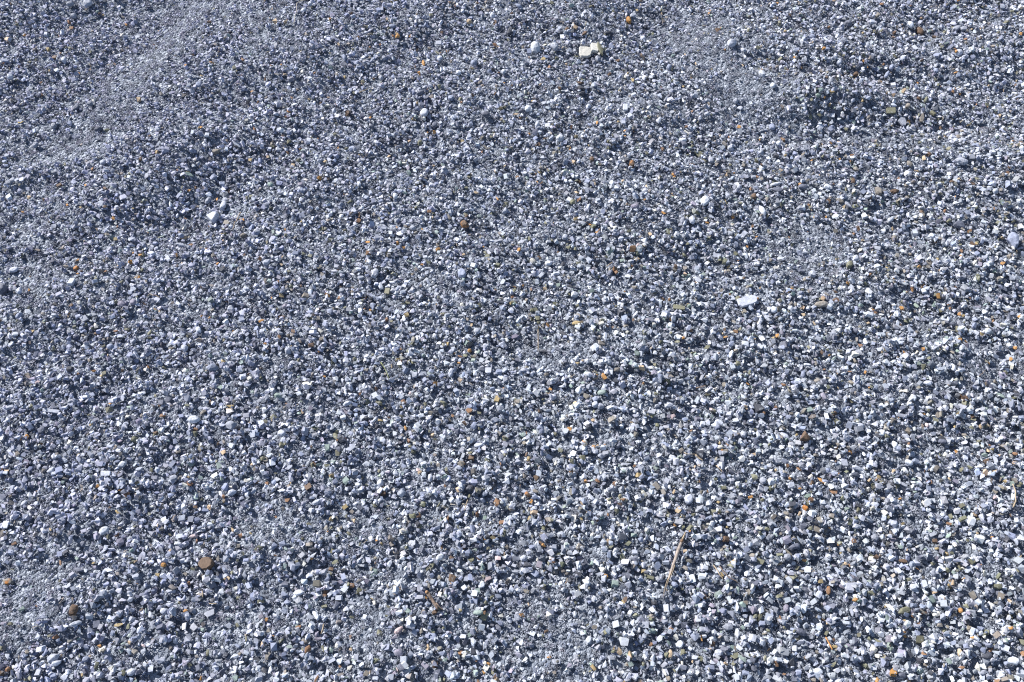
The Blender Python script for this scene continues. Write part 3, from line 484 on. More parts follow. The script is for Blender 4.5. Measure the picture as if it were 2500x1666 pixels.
CAT[(0, 1249)] = """1905 490 140 116 0 nO|the big brown cobble|big flat eight-sided brown cobble in the lower left quarter
680 915 142 96 70 n|the dark brown rough rock|tall rough dark brown rock, low in the left quarter
80 650 112 78 -10 t+|the brown-stained block on the left edge|grey-brown rust-stained block with deep shadow, at the left edge
965 185 100 74 45 wr|the white boulder on the lower left|large rounded white boulder above left of the big brown cobble
1505 495 56 46 0 or|the orange pebble beside the brown cobble|round bright orange pebble to the left of the big brown cobble
1450 590 46 34 0 y; 1635 300 82 44 8 w|the white almond stone|almond-shaped white stone above left of the big brown cobble
1665 232 70 38 10 w; 1785 230 80 34 8 P|the pinkish flat stone|flat pinkish stone right of two white ones, lower left quarter
905 290 86 44 10 w; 895 1040 70 62 -80 sq|the square slate tile|square dark slate tile to the right of the dark brown rock
1075 985 62 40 30 tq; 1095 1040 86 38 10 y; 1215 1480 100 82 35 p|the pale triangular boulder at the bottom|large pale grey boulder near the bottom edge, left quarter
790 1360 78 58 20 b|the blue cube at the lower left|blue-grey cube-shaped stone near the bottom left
490 1350 130 84 35 p|the long pale rock at the lower left|long pale blue-grey rock pointing down left, near the bottom left
530 1400 102 58 25 p; 465 1290 102 50 20 g; 600 1520 90 56 40 p; 1520 925 84 78 0 p; 1590 930 86 48 -60 w; 1010 548 72 40 -10 wq; 790 550 46 38 0 wr; 1215 370 52 46 60 e; 600 370 64 48 60 b; 340 325 58 46 0 p; 835 200 60 50 20 s; 325 455 56 32 0 w
440 460 50 40 30 p; 520 600 46 38 0 w; 560 480 64 28 -70 r; 340 870 38 28 -30 r; 205 900 64 42 50 e; 865 715 52 38 0 l; 955 745 92 58 -20 p; 1585 740 82 46 0 p; 2010 640 80 60 -30 w; 1880 620 60 40 -80 wr; 2035 740 62 50 60 w
1705 912 46 35 20 o|the orange chip below the brown cobble|flat orange chip below left of the big brown cobble
1740 665 42 32 -50 r+; 1710 580 62 44 0 t; 920 1240 40 28 20 o; 1195 1205 46 30 -30 T+; 1315 1232 52 24 -20 P; 935 1280 54 46 30 c; 1325 1280 62 54 60 w; 1030 1440 62 42 40 c+; 1485 1370 78 56 30 p; 65 1330 52 46 0 w; 405 1330 74 42 50 c
80 1450 66 46 50 r+|the rusty clump in the corner|rusty orange clump of chips near the bottom left corner
25 1490 52 48 0 n+; 1925 940 86 58 20 g; 1570 1040 84 64 20 g; 2265 830 82 46 20 p; 1560 395 76 52 60 b; 2290 610 60 44 80 p; 2075 615 48 38 -40 y; 2165 710 52 34 20 c; 2140 175 64 28 -60 T; 1525 100 72 54 20 p; 1360 475 44 34 -30 P; 1845 1535 50 24 80 o; 2190 1540 52 38 30 n
620 690 60 40 30 p; 1200 560 40 50 0 b; 880 1490 50 40 0 p; 1260 1390 50 40 0 p; 740 540 110 46 -10 s; 60 130 56 70 0 w; 250 60 60 60 0 b; 110 380 60 50 0 b; 700 40 60 44 40 g; 680 110 60 56 -60 w; 350 1480 60 60 0 g; 1700 1370 50 60 0 s; 1910 1300 30 70 0 l; 2080 440 56 60 0 p; 2280 1180 80 30 -10 p
1230 1090 46 40 0 p; 1390 200 90 34 -20 g; 1300 100 46 36 0 b; 1480 160 70 40 20 t; 1810 210 40 60 0 m; 1110 280 60 60 30 m; 940 610 60 60 40 b; 1440 780 60 40 30 s; 960 1140 56 60 0 g; 1080 1520 70 40 20 s; 1340 1410 40 60 40 w; 2160 1460 60 70 0 p; 700 1030 120 50 30 p; 860 860 50 60 20 g; 820 960 70 60 0 w; 1330 1450 60 50 0 s; 540 50 60 30 20 p; 40 1030 70 40 0 m; 240 1150 60 40 -30 g; 130 940 50 40 0 g"""
CAT[(625, 1249)] = """555 960 120 48 -55 w|the long white shard|long white shard pointing down right, lower middle left
395 750 102 58 5 w|the broad white stone|broad white stone above left of the long white shard
825 700 82 54 55 w; 885 685 46 42 0 r; 480 1270 84 56 70 r+|the orange-brown plate|orange-brown stained plate near the bottom, left of middle
390 1065 66 46 50 r; 310 1125 54 40 20 y; 860 1160 60 36 60 rr; 160 1148 30 22 0 o; 560 1530 84 34 65 r; 770 1410 62 30 -80 r+; 870 1270 38 30 60 T; 1000 975 62 54 70 wr; 1320 665 92 44 65 w|the white spindle|upright white spindle-shaped stone left of the broken stick
1310 1095 108 54 40 P|the pinkish-white wedge|large pinkish-white wedge below the broken stick
1395 1050 64 58 20 m; 1310 1300 88 66 -30 mr|the mauve cobble|round mauve-grey cobble near the bottom, left of middle
1365 1365 62 58 0 w; 1520 1095 74 58 70 t; 1690 420 86 54 35 wr|the white cobble above the stick|smooth white cobble above the broken stick
1795 650 42 34 -30 o+; 1705 330 60 28 -80 r; 1795 440 52 42 -40 n; 2035 930 102 56 0 e|the greenish oval cobble|greenish-grey oval cobble right of the broken stick
2100 935 40 30 70 r; 2070 675 88 66 70 w; 2010 785 35 28 0 o; 2030 735 62 56 0 e; 1400 915 72 48 0 e; 830 905 84 54 30 p; 890 850 100 34 -5 g; 1045 730 82 34 0 p; 1215 690 52 34 -70 t; 1195 745 56 44 60 w; 1140 580 56 42 0 wr; 1780 585 60 48 0 w
750 365 52 48 0 p; 515 350 92 52 0 k|the dark cobble at the lower left of middle|dark smooth cobble above the broad white stone
330 355 54 48 30 c; 540 410 84 54 30 p; 320 490 72 52 40 g; 390 720 112 46 15 g; 770 655 62 42 0 m; 640 740 48 38 0 n; 640 775 35 25 0 r; 805 535 54 48 0 t; 745 870 82 48 80 s; 900 490 82 38 75 b; 1130 1115 74 50 -40 l; 1085 840 46 34 -70 c; 1060 800 42 20 -30 y
820 1250 102 34 80 s; 1345 990 60 44 80 c; 1400 985 62 46 10 c; 1450 985 60 48 60 w; 1300 880 66 42 55 w; 1800 920 70 58 -60 s; 2120 880 72 38 20 p; 1495 790 92 38 5 g; 1500 1270 52 38 0 w; 1145 1330 60 38 0 w; 1700 1310 74 56 0 b; 1560 1420 78 44 -40 m; 1295 1450 50 38 -70 P
1050 1475 44 28 70 T; 865 1440 76 48 20 c; 975 1410 54 48 40 w; 520 1485 54 46 -30 w; 590 1440 82 58 10 s; 105 1330 84 46 70 t+; 180 1490 64 38 -70 m; 1745 1370 74 46 0 e; 1915 1320 64 40 60 c; 2115 1435 66 50 60 c; 2030 1370 38 30 60 r; 2185 1510 48 42 0 n; 1660 1480 92 58 20 s
245 300 62 48 30 b; 165 320 62 48 60 b; 185 55 32 28 -50 r; 180 405 46 24 -15 r; 660 185 25 20 0 o; 1105 265 26 22 0 o; 900 75 62 44 -20 t; 765 175 64 32 -60 c; 1100 475 36 32 0 n; 660 630 76 44 60 b; 2220 435 62 34 0 P; 2225 180 72 58 60 p; 1800 240 50 60 0 p
1940 390 70 60 0 b; 1420 340 60 36 0 p; 1350 440 60 60 0 w; 2000 270 66 44 20 w; 1360 100 46 50 0 w; 2150 500 60 80 0 g; 1930 620 50 60 0 p; 2010 830 60 60 0 b; 2130 620 66 40 20 P; 260 760 80 60 0 b; 1620 700 70 30 0 p; 60 1120 50 60 0 w; 180 960 66 40 -30 w; 770 800 60 46 0 p; 360 1240 60 50 0 g; 460 1200 80 56 0 t; 1700 1030 60 50 0 g; 1900 1150 60 40 0 p; 2080 1240 80 60 40 w; 2000 1200 50 60 -40 w; 1780 1120 40 34 0 P; 700 1370 80 50 30 p; 690 1270 50 70 0 e; 30 1440 60 60 0 w; 135 1450 60 80 0 w; 190 1540 50 70 40 w; 1240 1520 60 80 0 p; 1390 1510 60 60 0 p; 2100 1400 50 46 0 c; 2020 1490 50 50 40 w; 1100 1540 60 50 0 p; 920 1340 50 60 0 g"""
CAT[(1250, 1249)] = """1180 640 58 32 80 w|the tall white block at the lower right|tall bright white block below right of the long dry reed
1190 715 48 32 -30 w; 1085 740 46 42 0 pr; 1130 610 58 44 10 g; 735 630 42 36 20 e; 830 748 54 26 75 T|the striped tan splinter stone|striped tan upright stone below the long dry reed
900 738 26 18 -60 y; 993 665 34 17 85 o; 1050 695 28 28 0 n; 838 620 27 17 -20 r; 530 715 22 20 0 y; 505 165 32 27 70 Tq|the small tan block|small square tan block to the left of the long dry reed
520 140 36 20 0 pq; 470 310 40 30 0 c; 390 375 54 30 -50 w|the white splinter|white splinter-shaped stone far left of the long dry reed
402 675 50 32 80 w|the white upright stone near the bottom|bright white upright stone in fine grit near the bottom middle
180 632 30 25 30 n; 203 655 26 24 0 b; 25 560 36 34 0 p; 25 735 36 22 0 w; 125 610 36 28 30 w; 75 590 30 28 0 g; 350 713 18 17 0 c; 445 610 46 22 65 p; 725 350 62 25 -15 l; 690 315 25 20 0 y; 775 665 50 32 45 w; 850 385 48 38 -30 b; 595 465 42 25 80 n
280 375 16 14 0 o; 150 170 30 22 -30 n; 345 340 30 28 0 k; 800 845 42 18 -70 c; 590 860 30 26 0 w; 1045 72 42 30 60 w; 1170 140 32 20 20 e; 1190 235 48 36 40 w; 1300 262 46 28 -20 l; 1300 90 40 26 0 c+; 1240 425 36 24 -70 t; 1150 470 32 28 30 w
1215 555 38 28 0 pr; 1245 675 32 28 0 w; 1165 830 40 22 80 w; 1165 760 36 28 20 l; 800 580 38 32 30 g; 1040 570 46 25 75 s; 905 210 30 20 20 T; 850 75 22 15 -60 o; 930 105 22 15 70 o; 705 100 30 26 60 c+; 365 35 30 18 80 y; 90 40 22 14 70 y
440 270 42 22 -60 w; 1120 150 30 30 0 n; 770 150 30 22 0 w; 850 120 30 26 0 w; 970 140 34 30 20 w; 640 130 36 30 0 e; 590 90 36 30 20 p; 640 215 40 32 0 p; 530 300 30 26 0 p; 750 240 40 36 0 g; 600 340 44 34 0 s; 1160 40 30 20 0 p; 1010 300 34 26 0 w
540 380 40 34 0 e; 340 335 30 30 0 s; 120 60 36 30 0 p; 200 130 30 24 0 b; 60 250 44 40 0 p; 180 200 38 32 0 s; 270 200 30 40 0 g; 120 330 40 40 0 b; 620 440 40 30 30 p; 680 500 30 40 0 w; 810 510 30 40 0 w; 490 545 36 28 0 p; 450 660 40 30 -20 g; 370 640 30 26 0 w
620 650 40 30 30 p; 700 600 40 34 0 p; 900 600 40 34 0 s; 940 640 36 30 0 p; 1000 620 36 30 0 g; 880 700 50 44 60 w; 960 770 40 34 0 p; 1040 820 44 30 0 b; 1100 800 36 30 0 w; 1230 600 36 40 0 w; 1310 690 34 40 60 w; 1280 500 30 30 0 g; 1180 500 24 50 0 w; 870 440 40 34 0 s; 720 320 30 26 0 w; 1310 590 34 30 0 b; 1260 780 40 34 0 s; 640 750 36 34 30 p; 480 800 30 40 0 w; 710 810 30 40 0 s; 540 860 30 24 0 w; 300 810 36 30 0 m; 230 790 40 28 0 g; 100 700 30 26 0 g; 715 888 22 24 60 w; 900 870 36 24 0 w; 1180 870 30 30 0 w"""
CAT[(1875, 1249)] = """135 185 68 36 10 s|the dark slab at the lower right|dark slate slab lying right of the long dry reed
315 415 54 32 80 r+|the rust-brown spike|rust-brown spike-shaped stone in the lower right quarter
455 465 36 30 50 y+|the ochre-brown lump|ochre-brown lump right of the rust-brown spike
270 370 32 28 0 y; 710 525 82 40 20 l|the large olive cobble|large olive-tan wedge-shaped cobble in the bottom right
1005 522 32 26 80 or|the bright orange pebble at the bottom right|bright orange rounded pebble in the bottom right part
1285 785 64 54 0 w|the white boulder in the bottom right corner|big pale boulder close to the bottom right corner
1310 460 46 30 -10 p; 705 262 52 25 -5 n|the flat brown chip|flat brown chip in the lower right quarter
560 245 38 34 -30 n+; 945 68 33 22 -20 r+; 705 65 24 18 0 y; 185 262 28 12 -15 o; 185 510 56 44 60 w; 265 440 48 36 60 p; 90 510 52 34 80 m; 60 780 46 30 0 w; 40 800 38 22 -60 r; 170 635 64 44 -30 s; 450 690 50 32 70 s; 345 710 38 20 0 y
590 570 52 30 0 w; 715 655 32 20 -30 o; 712 638 24 14 0 o; 890 605 36 34 0 t; 880 540 52 38 20 c; 805 530 38 18 -30 t; 850 715 38 30 60 w; 1145 760 58 44 20 k; 1065 665 24 18 0 o; 1010 820 32 19 0 r; 1200 395 54 34 0 l; 1210 590 44 28 -30 w
1270 610 28 24 0 o+; 1170 140 22 18 60 o; 880 195 24 18 0 y; 870 160 32 28 0 n; 1055 115 42 20 60 w; 755 110 52 28 10 s; 735 175 32 20 -15 w; 325 155 42 30 0 w; 460 85 52 34 0 p; 450 150 42 30 80 s; 215 40 38 28 -70 s; 205 310 38 28 80 w; 500 370 58 26 -60 g
1010 440 42 30 0 s; 1060 490 42 24 0 s; 980 175 26 24 0 wr; 1210 235 42 38 0 p; 1110 290 40 28 -50 m; 85 855 22 18 0 r; 340 805 48 34 20 l; 195 770 32 22 60 n; 1220 860 48 34 0 w; 830 690 42 30 80 e; 100 240 40 40 0 g; 130 345 34 44 -60 l; 390 380 30 36 0 w; 50 400 40 30 0 w
620 430 34 30 0 p; 760 400 44 40 0 p; 990 340 40 34 40 w; 900 300 36 30 60 w; 720 360 56 26 0 l; 1190 580 30 20 0 w; 820 380 30 40 0 w; 960 480 34 30 0 w; 520 620 40 34 20 w; 640 600 44 36 0 w; 580 700 44 28 0 b; 680 760 40 30 0 p; 780 640 40 40 0 b; 500 740 36 30 0 p; 110 640 36 30 0 w; 550 820 40 36 0 w; 700 860 60 40 0 s; 260 840 50 40 0 w; 930 640 36 40 0 p; 1080 690 44 40 0 w; 1230 720 36 50 60 p; 1310 720 30 26 0 g; 1120 840 50 36 0 g; 1040 560 40 34 0 g; 40 360 34 44 60 w; 200 350 36 40 0 g; 560 140 46 36 0 g; 640 60 50 34 0 p; 1240 60 36 30 0 g; 1300 160 30 40 0 p; 1160 180 40 34 40 g"""
POLY = {   # outlines read off the photograph, x right and y up in half sizes
 'A': [(-1, .25), (.05, .95), (.85, .9), (.95, .5), (.45, -1), (.2, -1)],
 'B': [(.05, 1), (.25, .6), (1, -.75), (.3, -1), (-1, -.8), (-.35, .25)],
 '3': [(-.9, -.8), (1, -.7), (.9, -.3), (.1, 1), (-.2, .9)],
 '5': [(-1, .1), (-.35, .95), (.8, .9), (1, -.3), (.55, -1), (-.1, -.95)],
 'q': [(-1, .75), (-.8, 1), (.85, .95), (1, .7), (.95, -.85), (.7, -1), (-.9, -.9)],
 'Q': [(-.98, .85), (.1, 1), (.82, .78), (1, .1), (.8, -.7), (.3, -.98), (-.1, -.85), (-.75, -1), (-1, -.4)],
 'd': [(-1, -.15), (-.3, .85), (1, .9), (.9, .3), (.2, -.9), (-.8, -1)],
 'f': [(-1, -.1), (-.5, .6), (.3, .9), (1, .2), (.6, -.5), (-.3, -.9)],
 'O': [(-1, .1), (-.55, .75), (-.1, 1), (.6, .85), (1, .3), (.95, -.5), (.45, -.95), (-.2, -1), (-.8, -.5)]}
class St: pass
stones = []
for (ox, oy), txt in CAT.items():
    k = 2.149 if oy == 1249 and ox >= 1250 else 3.76
    for line in txt.split('\n'):
        line, *lab = line.split('|')
        items = [q_ for q_ in line.split(';') if q_.strip()]
        for n_, q_ in enumerate(items):
            f = q_.split(); s = St()
            s.px, s.py = ox + float(f[0]) / k, oy + float(f[1]) / k
            s.w, s.h, s.a = float(f[2]) / k, float(f[3]) / k, math.radians(float(f[4]))
            s.c = f[5][0]; s.rust = .6 if '+' in f[5] else 0.0; s.shape = f[5][1:].replace('+', '')
            s.short = s.label = None
            if lab and n_ == len(items) - 1: s.short, s.label = lab
            stones.append(s)

# first the bed: fine grit, then the run of the gravel
grit_layer(30000, .30)
stone_layer(int(GRAVEL_N * .62), .32, .0110, .24, .006, .0165, .35, .30, .30, .8)

def place(s):
    s.x, s.y = locate(s.px, s.py, hm)
    x1, _ = ground0(s.px + 10, s.py); x0, y0 = ground0(s.px, s.py); _, y1 = ground0(s.px, s.py - 10)
    s.kx = (x1 - x0) / 10 * 1.04; s.ky = (y1 - y0) / 10 * 1.0
for s in stones:
    place(s)
    s.area = s.w * s.h * s.kx * s.ky + (1 if s.short else 0)
stones.sort(key=lambda s: -s.area)
keep, rest = [], []
for s in stones:
    # an individual unless 300 are reached or it would sit on another one
    clash = any(math.hypot(s.px - o_.px, s.py - o_.py) < .42 * (min(s.w, s.h) + min(o_.w, o_.h)) * .9 and not (s.short and o_.short) for o_ in keep)
    if clash: continue
    (keep if len(keep) < 300 else rest).append(s)

def outline(s, n):
    if s.shape in POLY: base = [(x * .5, y * .5) for x, y in POLY[s.shape]]
    else:
        base = []; ph = random.uniform(0, 6.28); rnd = s.shape == 'r'
        for i in range(n):
            a = ph + (i + (0 if rnd else random.uniform(-.32, .32))) * 6.283 / n
            r = random.uniform(.95, 1.02) if rnd else random.uniform(.80, 1.08)
            base.append((.5 * r * math.cos(a), .5 * r * math.sin(a)))
    ca, sa = math.cos(s.a), math.sin(s.a); out = []
    for x, y in base:
        x, y = x * s.w, y * s.h
        out.append(((x * ca - y * sa) * s.kx, (x * sa + y * ca) * s.ky))
    return out
NAMEOF = {'Q': 'slab', 'f': 'shard', 'r': 'pebble'}
def build_individual(s):
    big = s.w * s.kx > .020
    pts2 = outline(s, random.choice((7, 8, 9)) if s.shape != 'r' else 13)
    mnr = min(s.w * s.kx, s.h * s.ky)
    t = mnr * (random.uniform(.50, .72) if s.shape not in ('Q', '5') else .38)
    t = min(t, .022); s.t = t
    sx, sy = random.uniform(-.22, .22), random.uniform(-.22, .22); flat = .93 if s.shape in POLY else random.uniform(.55, .85)
    P3 = []
    for x, y in pts2:
        P3.append((x * .80, y * .80, -t * .5)); P3.append((x, y, random.uniform(-.16, .16) * t))
        zt = t * .5 * (1 + sx * x / mnr + sy * y / mnr) * random.uniform(.86, 1.04)
        P3.append((x * flat, y * flat, zt if s.shape != 'r' else t * .34))
        if s.shape == 'r': P3.append((x * .5, y * .5, t * .5))
        if s.shape == 'B': P3.append((0, 0.1 * mnr, t * .95))
    if s.shape == '' : P3.append((random.uniform(-.15, .15) * mnr, random.uniform(-.15, .15) * mnr, t * .66))
    me = hull_mesh('stone', P3, bevel=mnr * (.035 if s.shape != 'r' else .05), rough=mnr * ((.08 if s.shape == 'r' else .03 if s.shape in POLY else .06) if big else .03), m=mat(s.c, s.rust), seed=len(P3) + s.px, cut=(2 if s.w * s.kx > .03 else 1) if big else 0)
    if s.shape == 'r':
        pass
    nm = NAMEOF.get(s.shape, 'stone')
    ob = bpy.data.objects.new(nm, me); COL.objects.link(ob)
    # seat it: mean height under it, then tell the height field
    r = min(13, max(1, int(mnr * .5 / CELL))); i = int((s.x - X0) / CELL); j = int((s.y - Y0) / CELL)
    i = min(max(i, r + 1), NX - r - 2); j = min(max(j, r + 1), NY - r - 2)
    pa = HM[j - r:j + r + 1, i - r:i + r + 1]
    base = .6 * float(pa.mean()) + .4 * float(pa.max())
    z = base + t * (.24 if s.shape not in ('Q',) else .06)
    ex = float(pa[:, -1].mean() - pa[:, 0].mean()) / (2 * r * CELL); ey = float(pa[-1].mean() - pa[0].mean()) / (2 * r * CELL)
    q = Matrix.Rotation(max(-.3, min(.3, ey * .5)) + random.gauss(0, .05), 3, 'X') @ Matrix.Rotation(-max(-.3, min(.3, ex * .5)) + random.gauss(0, .05), 3, 'Y')
    ob.rotation_euler = q.to_euler(); ob.location = (s.x, s.y, z)
    # footprint: kept free of the last scatter of stones
    R = int(max(s.w * s.kx, s.h * s.ky) * .55 / CELL) + 1
    for jj in range(max(0, j - R), min(NY, j + R + 1)):
        yy = Y0 + (jj + .5) * CELL - s.y
        for ii in range(max(0, i - R), min(NX, i + R + 1)):
            xx = X0 + (ii + .5) * CELL - s.x
            u = xx / s.kx; v = yy / s.ky; ca, sa = math.cos(s.a), math.sin(s.a)
            if ((u * ca + v * sa) / s.w) ** 2 + ((-u * sa + v * ca) / s.h) ** 2 < (.33 if s.shape != 'Q' else .19):
                BLOCK[jj, ii] = True; HM[jj, ii] = max(HM[jj, ii], z + t * .42)
    s.ob = ob
for s in keep: build_individual(s)
for s in rest:
    a, b = s.w * s.kx * 1.05, s.h * s.ky * 1.1
    v = PAL[s.c]; j_ = math.exp(random.gauss(0, .06))
    deposit(s.x, s.y, a, b, min(a, b) * .75, s.a, (0, 0), random.randrange(NS), (v[0] * j_, v[1] * j_, v[2] * j_, 1), sink=.36, mx=.55, follow=.3)
    i = int((s.x - X0) / CELL); j = int((s.y - Y0) / CELL); r = max(1, int(min(a, b) * .3 / CELL))
    BLOCK[max(0, j - r):j + r + 1, max(0, i - r):i + r + 1] = True
stone_layer(int(GRAVEL_N * .38), .28, .0105, .27, .0050, .0165, .40, .26, .27, .82)
stone_layer(int(GRAVEL_N * .14), .05, .0066, .28, .0038, .0095, .30, .25, .35, .25)
grit_layer(26000, .25, True, .0115)

me = bpy.data.meshes.new('gravel'); me.from_pydata(P_, [], [])
def attr(name, typ, data, prop):
    a = me.attributes.new(name, typ, 'POINT'); a.data.foreach_set(prop, np.array(data, dtype=np.int32 if typ == 'INT' else np.float32).ravel())
attr('turn', 'FLOAT_VECTOR', R_, 'vector'); attr('size', 'FLOAT_VECTOR', S_, 'vector'); attr('shape', 'INT', I_, 'value'); attr('tint', 'FLOAT_COLOR', C_, 'color')
gr = bpy.data.objects.new('gravel', me); COL.objects.link(gr)
gr['kind'] = 'stuff'; gr['label'] = 'loose blue-grey crushed gravel and grit covering the whole ground'; gr['category'] = 'gravel'
ng = bpy.data.node_groups.new('gravel_scatter', 'GeometryNodeTree')
ng.interface.new_socket('Geometry', in_out='INPUT', socket_type='NodeSocketGeometry'); ng.interface.new_socket('Geometry', in_out='OUTPUT', socket_type='NodeSocketGeometry')
gi = ng.nodes.new('NodeGroupInput'); go = ng.nodes.new('NodeGroupOutput')
m2p = ng.nodes.new('GeometryNodeMeshToPoints'); iop = ng.nodes.new('GeometryNodeInstanceOnPoints'); ci = ng.nodes.new('GeometryNodeCollectionInfo')
ci.inputs[0].default_value = lib; ci.inputs['Separate Children'].default_value = True; ci.inputs['Reset Children'].default_value = True
def na(name, typ):
    n = ng.nodes.new('GeometryNodeInputNamedAttribute'); n.data_type = typ; n.inputs['Name'].default_value = name; return n.outputs['Attribute']
e2r = ng.nodes.new('FunctionNodeEulerToRotation')
ng.links.new(gi.outputs[0], m2p.inputs[0]); ng.links.new(m2p.outputs[0], iop.inputs['Points']); ng.links.new(ci.outputs[0], iop.inputs['Instance'])
iop.inputs['Pick Instance'].default_value = True
ng.links.new(na('shape', 'INT'), iop.inputs['Instance Index']); ng.links.new(na('turn', 'FLOAT_VECTOR'), e2r.inputs[0]); ng.links.new(e2r.outputs[0], iop.inputs['Rotation'])
ng.links.new(na('size', 'FLOAT_VECTOR'), iop.inputs['Scale']); ng.links.new(iop.outputs[0], go.inputs[0])
md = gr.modifiers.new('scatter', 'NODES'); md.node_group = ng
print('stones in the gravel', len(P_), 'individuals', len(keep), 'catalogued rest', len(rest))

# ------------------------------------------------------------------ labels
marks = [s for s in keep if s.short]
DIRS = ['right of', 'upper right of', 'above', 'upper left of', 'left of', 'lower left of', 'below', 'lower right of']
SHW = {'q': 'block', 'f': 'shard', '3': 'triangle', 'r': 'pebble', 'Q': 'slab', 'd': 'diamond'}
buckets = {}
for s in keep:
    s.ob['category'] = 'stone'
    s.ob['group'] = WORD[s.c] + ' stones among the gravel'
    if s.short: s.ob['label'] = s.label[0].lower() + s.label[1:] if s.label[0].isupper() else s.label; continue
    m_ = min(marks, key=lambda q_: math.hypot(q_.px - s.px, q_.py - s.py))
    dx, dy = s.px - m_.px, m_.py - s.py; d8 = int(round(math.atan2(dy, dx) / (math.pi / 4))) % 8
    s.d = math.hypot(dx, dy)
    buckets.setdefault((s.c, s.shape if s.shape in SHW else '', s.rust > 0, d8, m_.short), []).append(s)
ORD = ['nearest', 'second nearest', 'third nearest', 'fourth nearest', 'fifth nearest', 'sixth nearest', 'seventh nearest', 'eighth nearest', 'ninth nearest']
for (c, sh, ru, d8, short), ls in buckets.items():
    ls.sort(key=lambda q_: q_.d)
    for n_, s in enumerate(ls):
        core = ('rusty ' if ru and c not in 'ro' else '') + WORD[c] + ' ' + SHW.get(sh, 'stone')
        lab = (ORD[n_] + ' ' if len(ls) > 1 else '') + core + ' ' + DIRS[d8] + ' ' + short
        s.ob['label'] = lab

# ------------------------------------------------------------------ reed, twigs, straws, grass
def strand_points(pix, lift):
    pts = []
    for px, py in pix:
        x, y = locate(px, py, lambda a, b: hm(a, b) + lift); i = int((x - X0) / CELL); j = int((y - Y0) / CELL)
        i = min(max(i, 4), NX - 5); j = min(max(j, 4), NY - 5)
        pts.append(Vector((x, y, float(HM[j-3:j+4, i-3:i+4].max()))))
    # a stiff strand does not dip between the stones
    z = [p.z for p in pts]
    for _ in range(3): z = [max(z[k] * .5 + (z[max(0, k-1)] + z[min(len(z)-1, k+1)]) * .25, z[k] * .8 + z[max(0, k-1)] * .1 + z[min(len(z)-1, k+1)] * .1) for k in range(len(z))]
    for p, q in zip(pts, z): p.z = q + lift * .6
    return pts
def resample(pix, n):
    L_ = [0]
    for a, b in zip(pix, pix[1:]): L_.append(L_[-1] + math.hypot(b[0] - a[0], b[1] - a[1]))
    return [(float(np.interp(t_ * L_[-1], L_, [p[0] for p in pix])), float(np.interp(t_ * L_[-1], L_, [p[1] for p in pix]))) for t_ in np.linspace(0, 1, n)]
def tube(name, pts, rad, m, parent=None, flat=1.0, seg=7):
    bm = bmesh.new(); rings = []
    for k, p in enumerate(pts):
        d = (pts[min(k + 1, len(pts) - 1)] - pts[max(k - 1, 0)]).normalized(); sd = d.cross(Vector((0, 0, 1))).normalized(); up = sd.cross(d)
        rings.append([bm.verts.new(p + (sd * math.cos(q) + up * math.sin(q) * flat) * rad[k] * random.uniform(.88, 1.1)) for q in [6.283 * i / seg for i in range(seg)]])
    for a, b in zip(rings, rings[1:]):
        for i in range(seg): bm.faces.new((a[i], a[(i+1) % seg], b[(i+1) % seg], b[i]))
    bm.faces.new(rings[0][::-1]); bm.faces.new(rings[-1]); bmesh.ops.recalc_face_normals(bm, faces=bm.faces[:])
    me = bpy.data.meshes.new(name); bm.to_mesh(me); bm.free(); me.materials.append(m)
    for p in me.polygons: p.use_smooth = True
    o = bpy.data.objects.new(name, me); COL.objects.link(o); o.parent = parent
    return o
M_reed = plain('dry_reed', (.30, .25, .22), .6, 240, .7, 1.25); M_node = plain('reed_node', (.20, .12, .07), .7, 500, .5, 1.4)
M_straw = plain('straw', (.38, .30, .21), .6, 300); M_wood = plain('weathered_wood', (.17, .125, .10), .85, 350, .45, 1.5); M_break = plain('broken_wood_end', (.38, .22, .12), .8, 500)
M_green = plain('grass_blade', (.26, .29, .13), .5, 300); M_root = plain('pale_rootlet', (.46, .42, .36), .7, 300); M_yel = plain('yellow_leaf', (.55, .38, .06), .5, 300)
def T2(x, y, k=3.76, ox=0, oy=0): return (ox + x / k, oy + y / k)
def strand(name, label, cat, tile, k, pix, r0, r1, m, n=9, lift=.0012, group=None, flat=1.0):
    pp = resample([(tile[0] + x / k, tile[1] + y / k) for x, y in pix], n)
    pts = strand_points(pp, lift)
    o = tube(name, pts, list(np.linspace(r0, r1, n)), m, None, flat)
    o['label'] = label; o['category'] = cat
    if group: o['group'] = group
    return o
# the long reed: an empty at its thick end with stalk, upper stem and joint
pp = resample([(1250 + x / 2.149, 1249 + y / 2.149) for x, y in ((908, 112), (886, 165), (856, 250), (822, 350), (808, 395), (790, 455))], 19)
pts = strand_points(pp, .0022)
root = bpy.data.objects.new('dry_reed', None); COL.objects.link(root)
root['label'] = 'long dry reed stalk, grey-brown with a knotty joint, tapering to its lower end'; root['category'] = 'reed'
prof = [.0009, .0012, .0016, .0025, .0029, .0031, .0031, .0030, .0029, .0027, .0025, .0026, .0022, .0018, .0015, .0012, .0009, .0007, .0005]
tube('stem', pts[:3], prof[:3], M_straw, root); tube('joint', [pts[2], pts[2].lerp(pts[3], .5), pts[3]], [.0020, .0031, .0026], M_node, root, seg=9)
tube('stalk', pts[3:], prof[3:], M_reed, root, .8, seg=9)
for k_ in range(3):   # loose fibres along the stalk
    off = Vector((.0026 - .0022 * k_, .0, .0018)); a_ = 9 + k_ * 2
    tube('fibre', [p + off for p in pts[a_:a_ + 5]], [.0006, .0006, .0005, .0004, .0003], M_straw, root, seg=5)
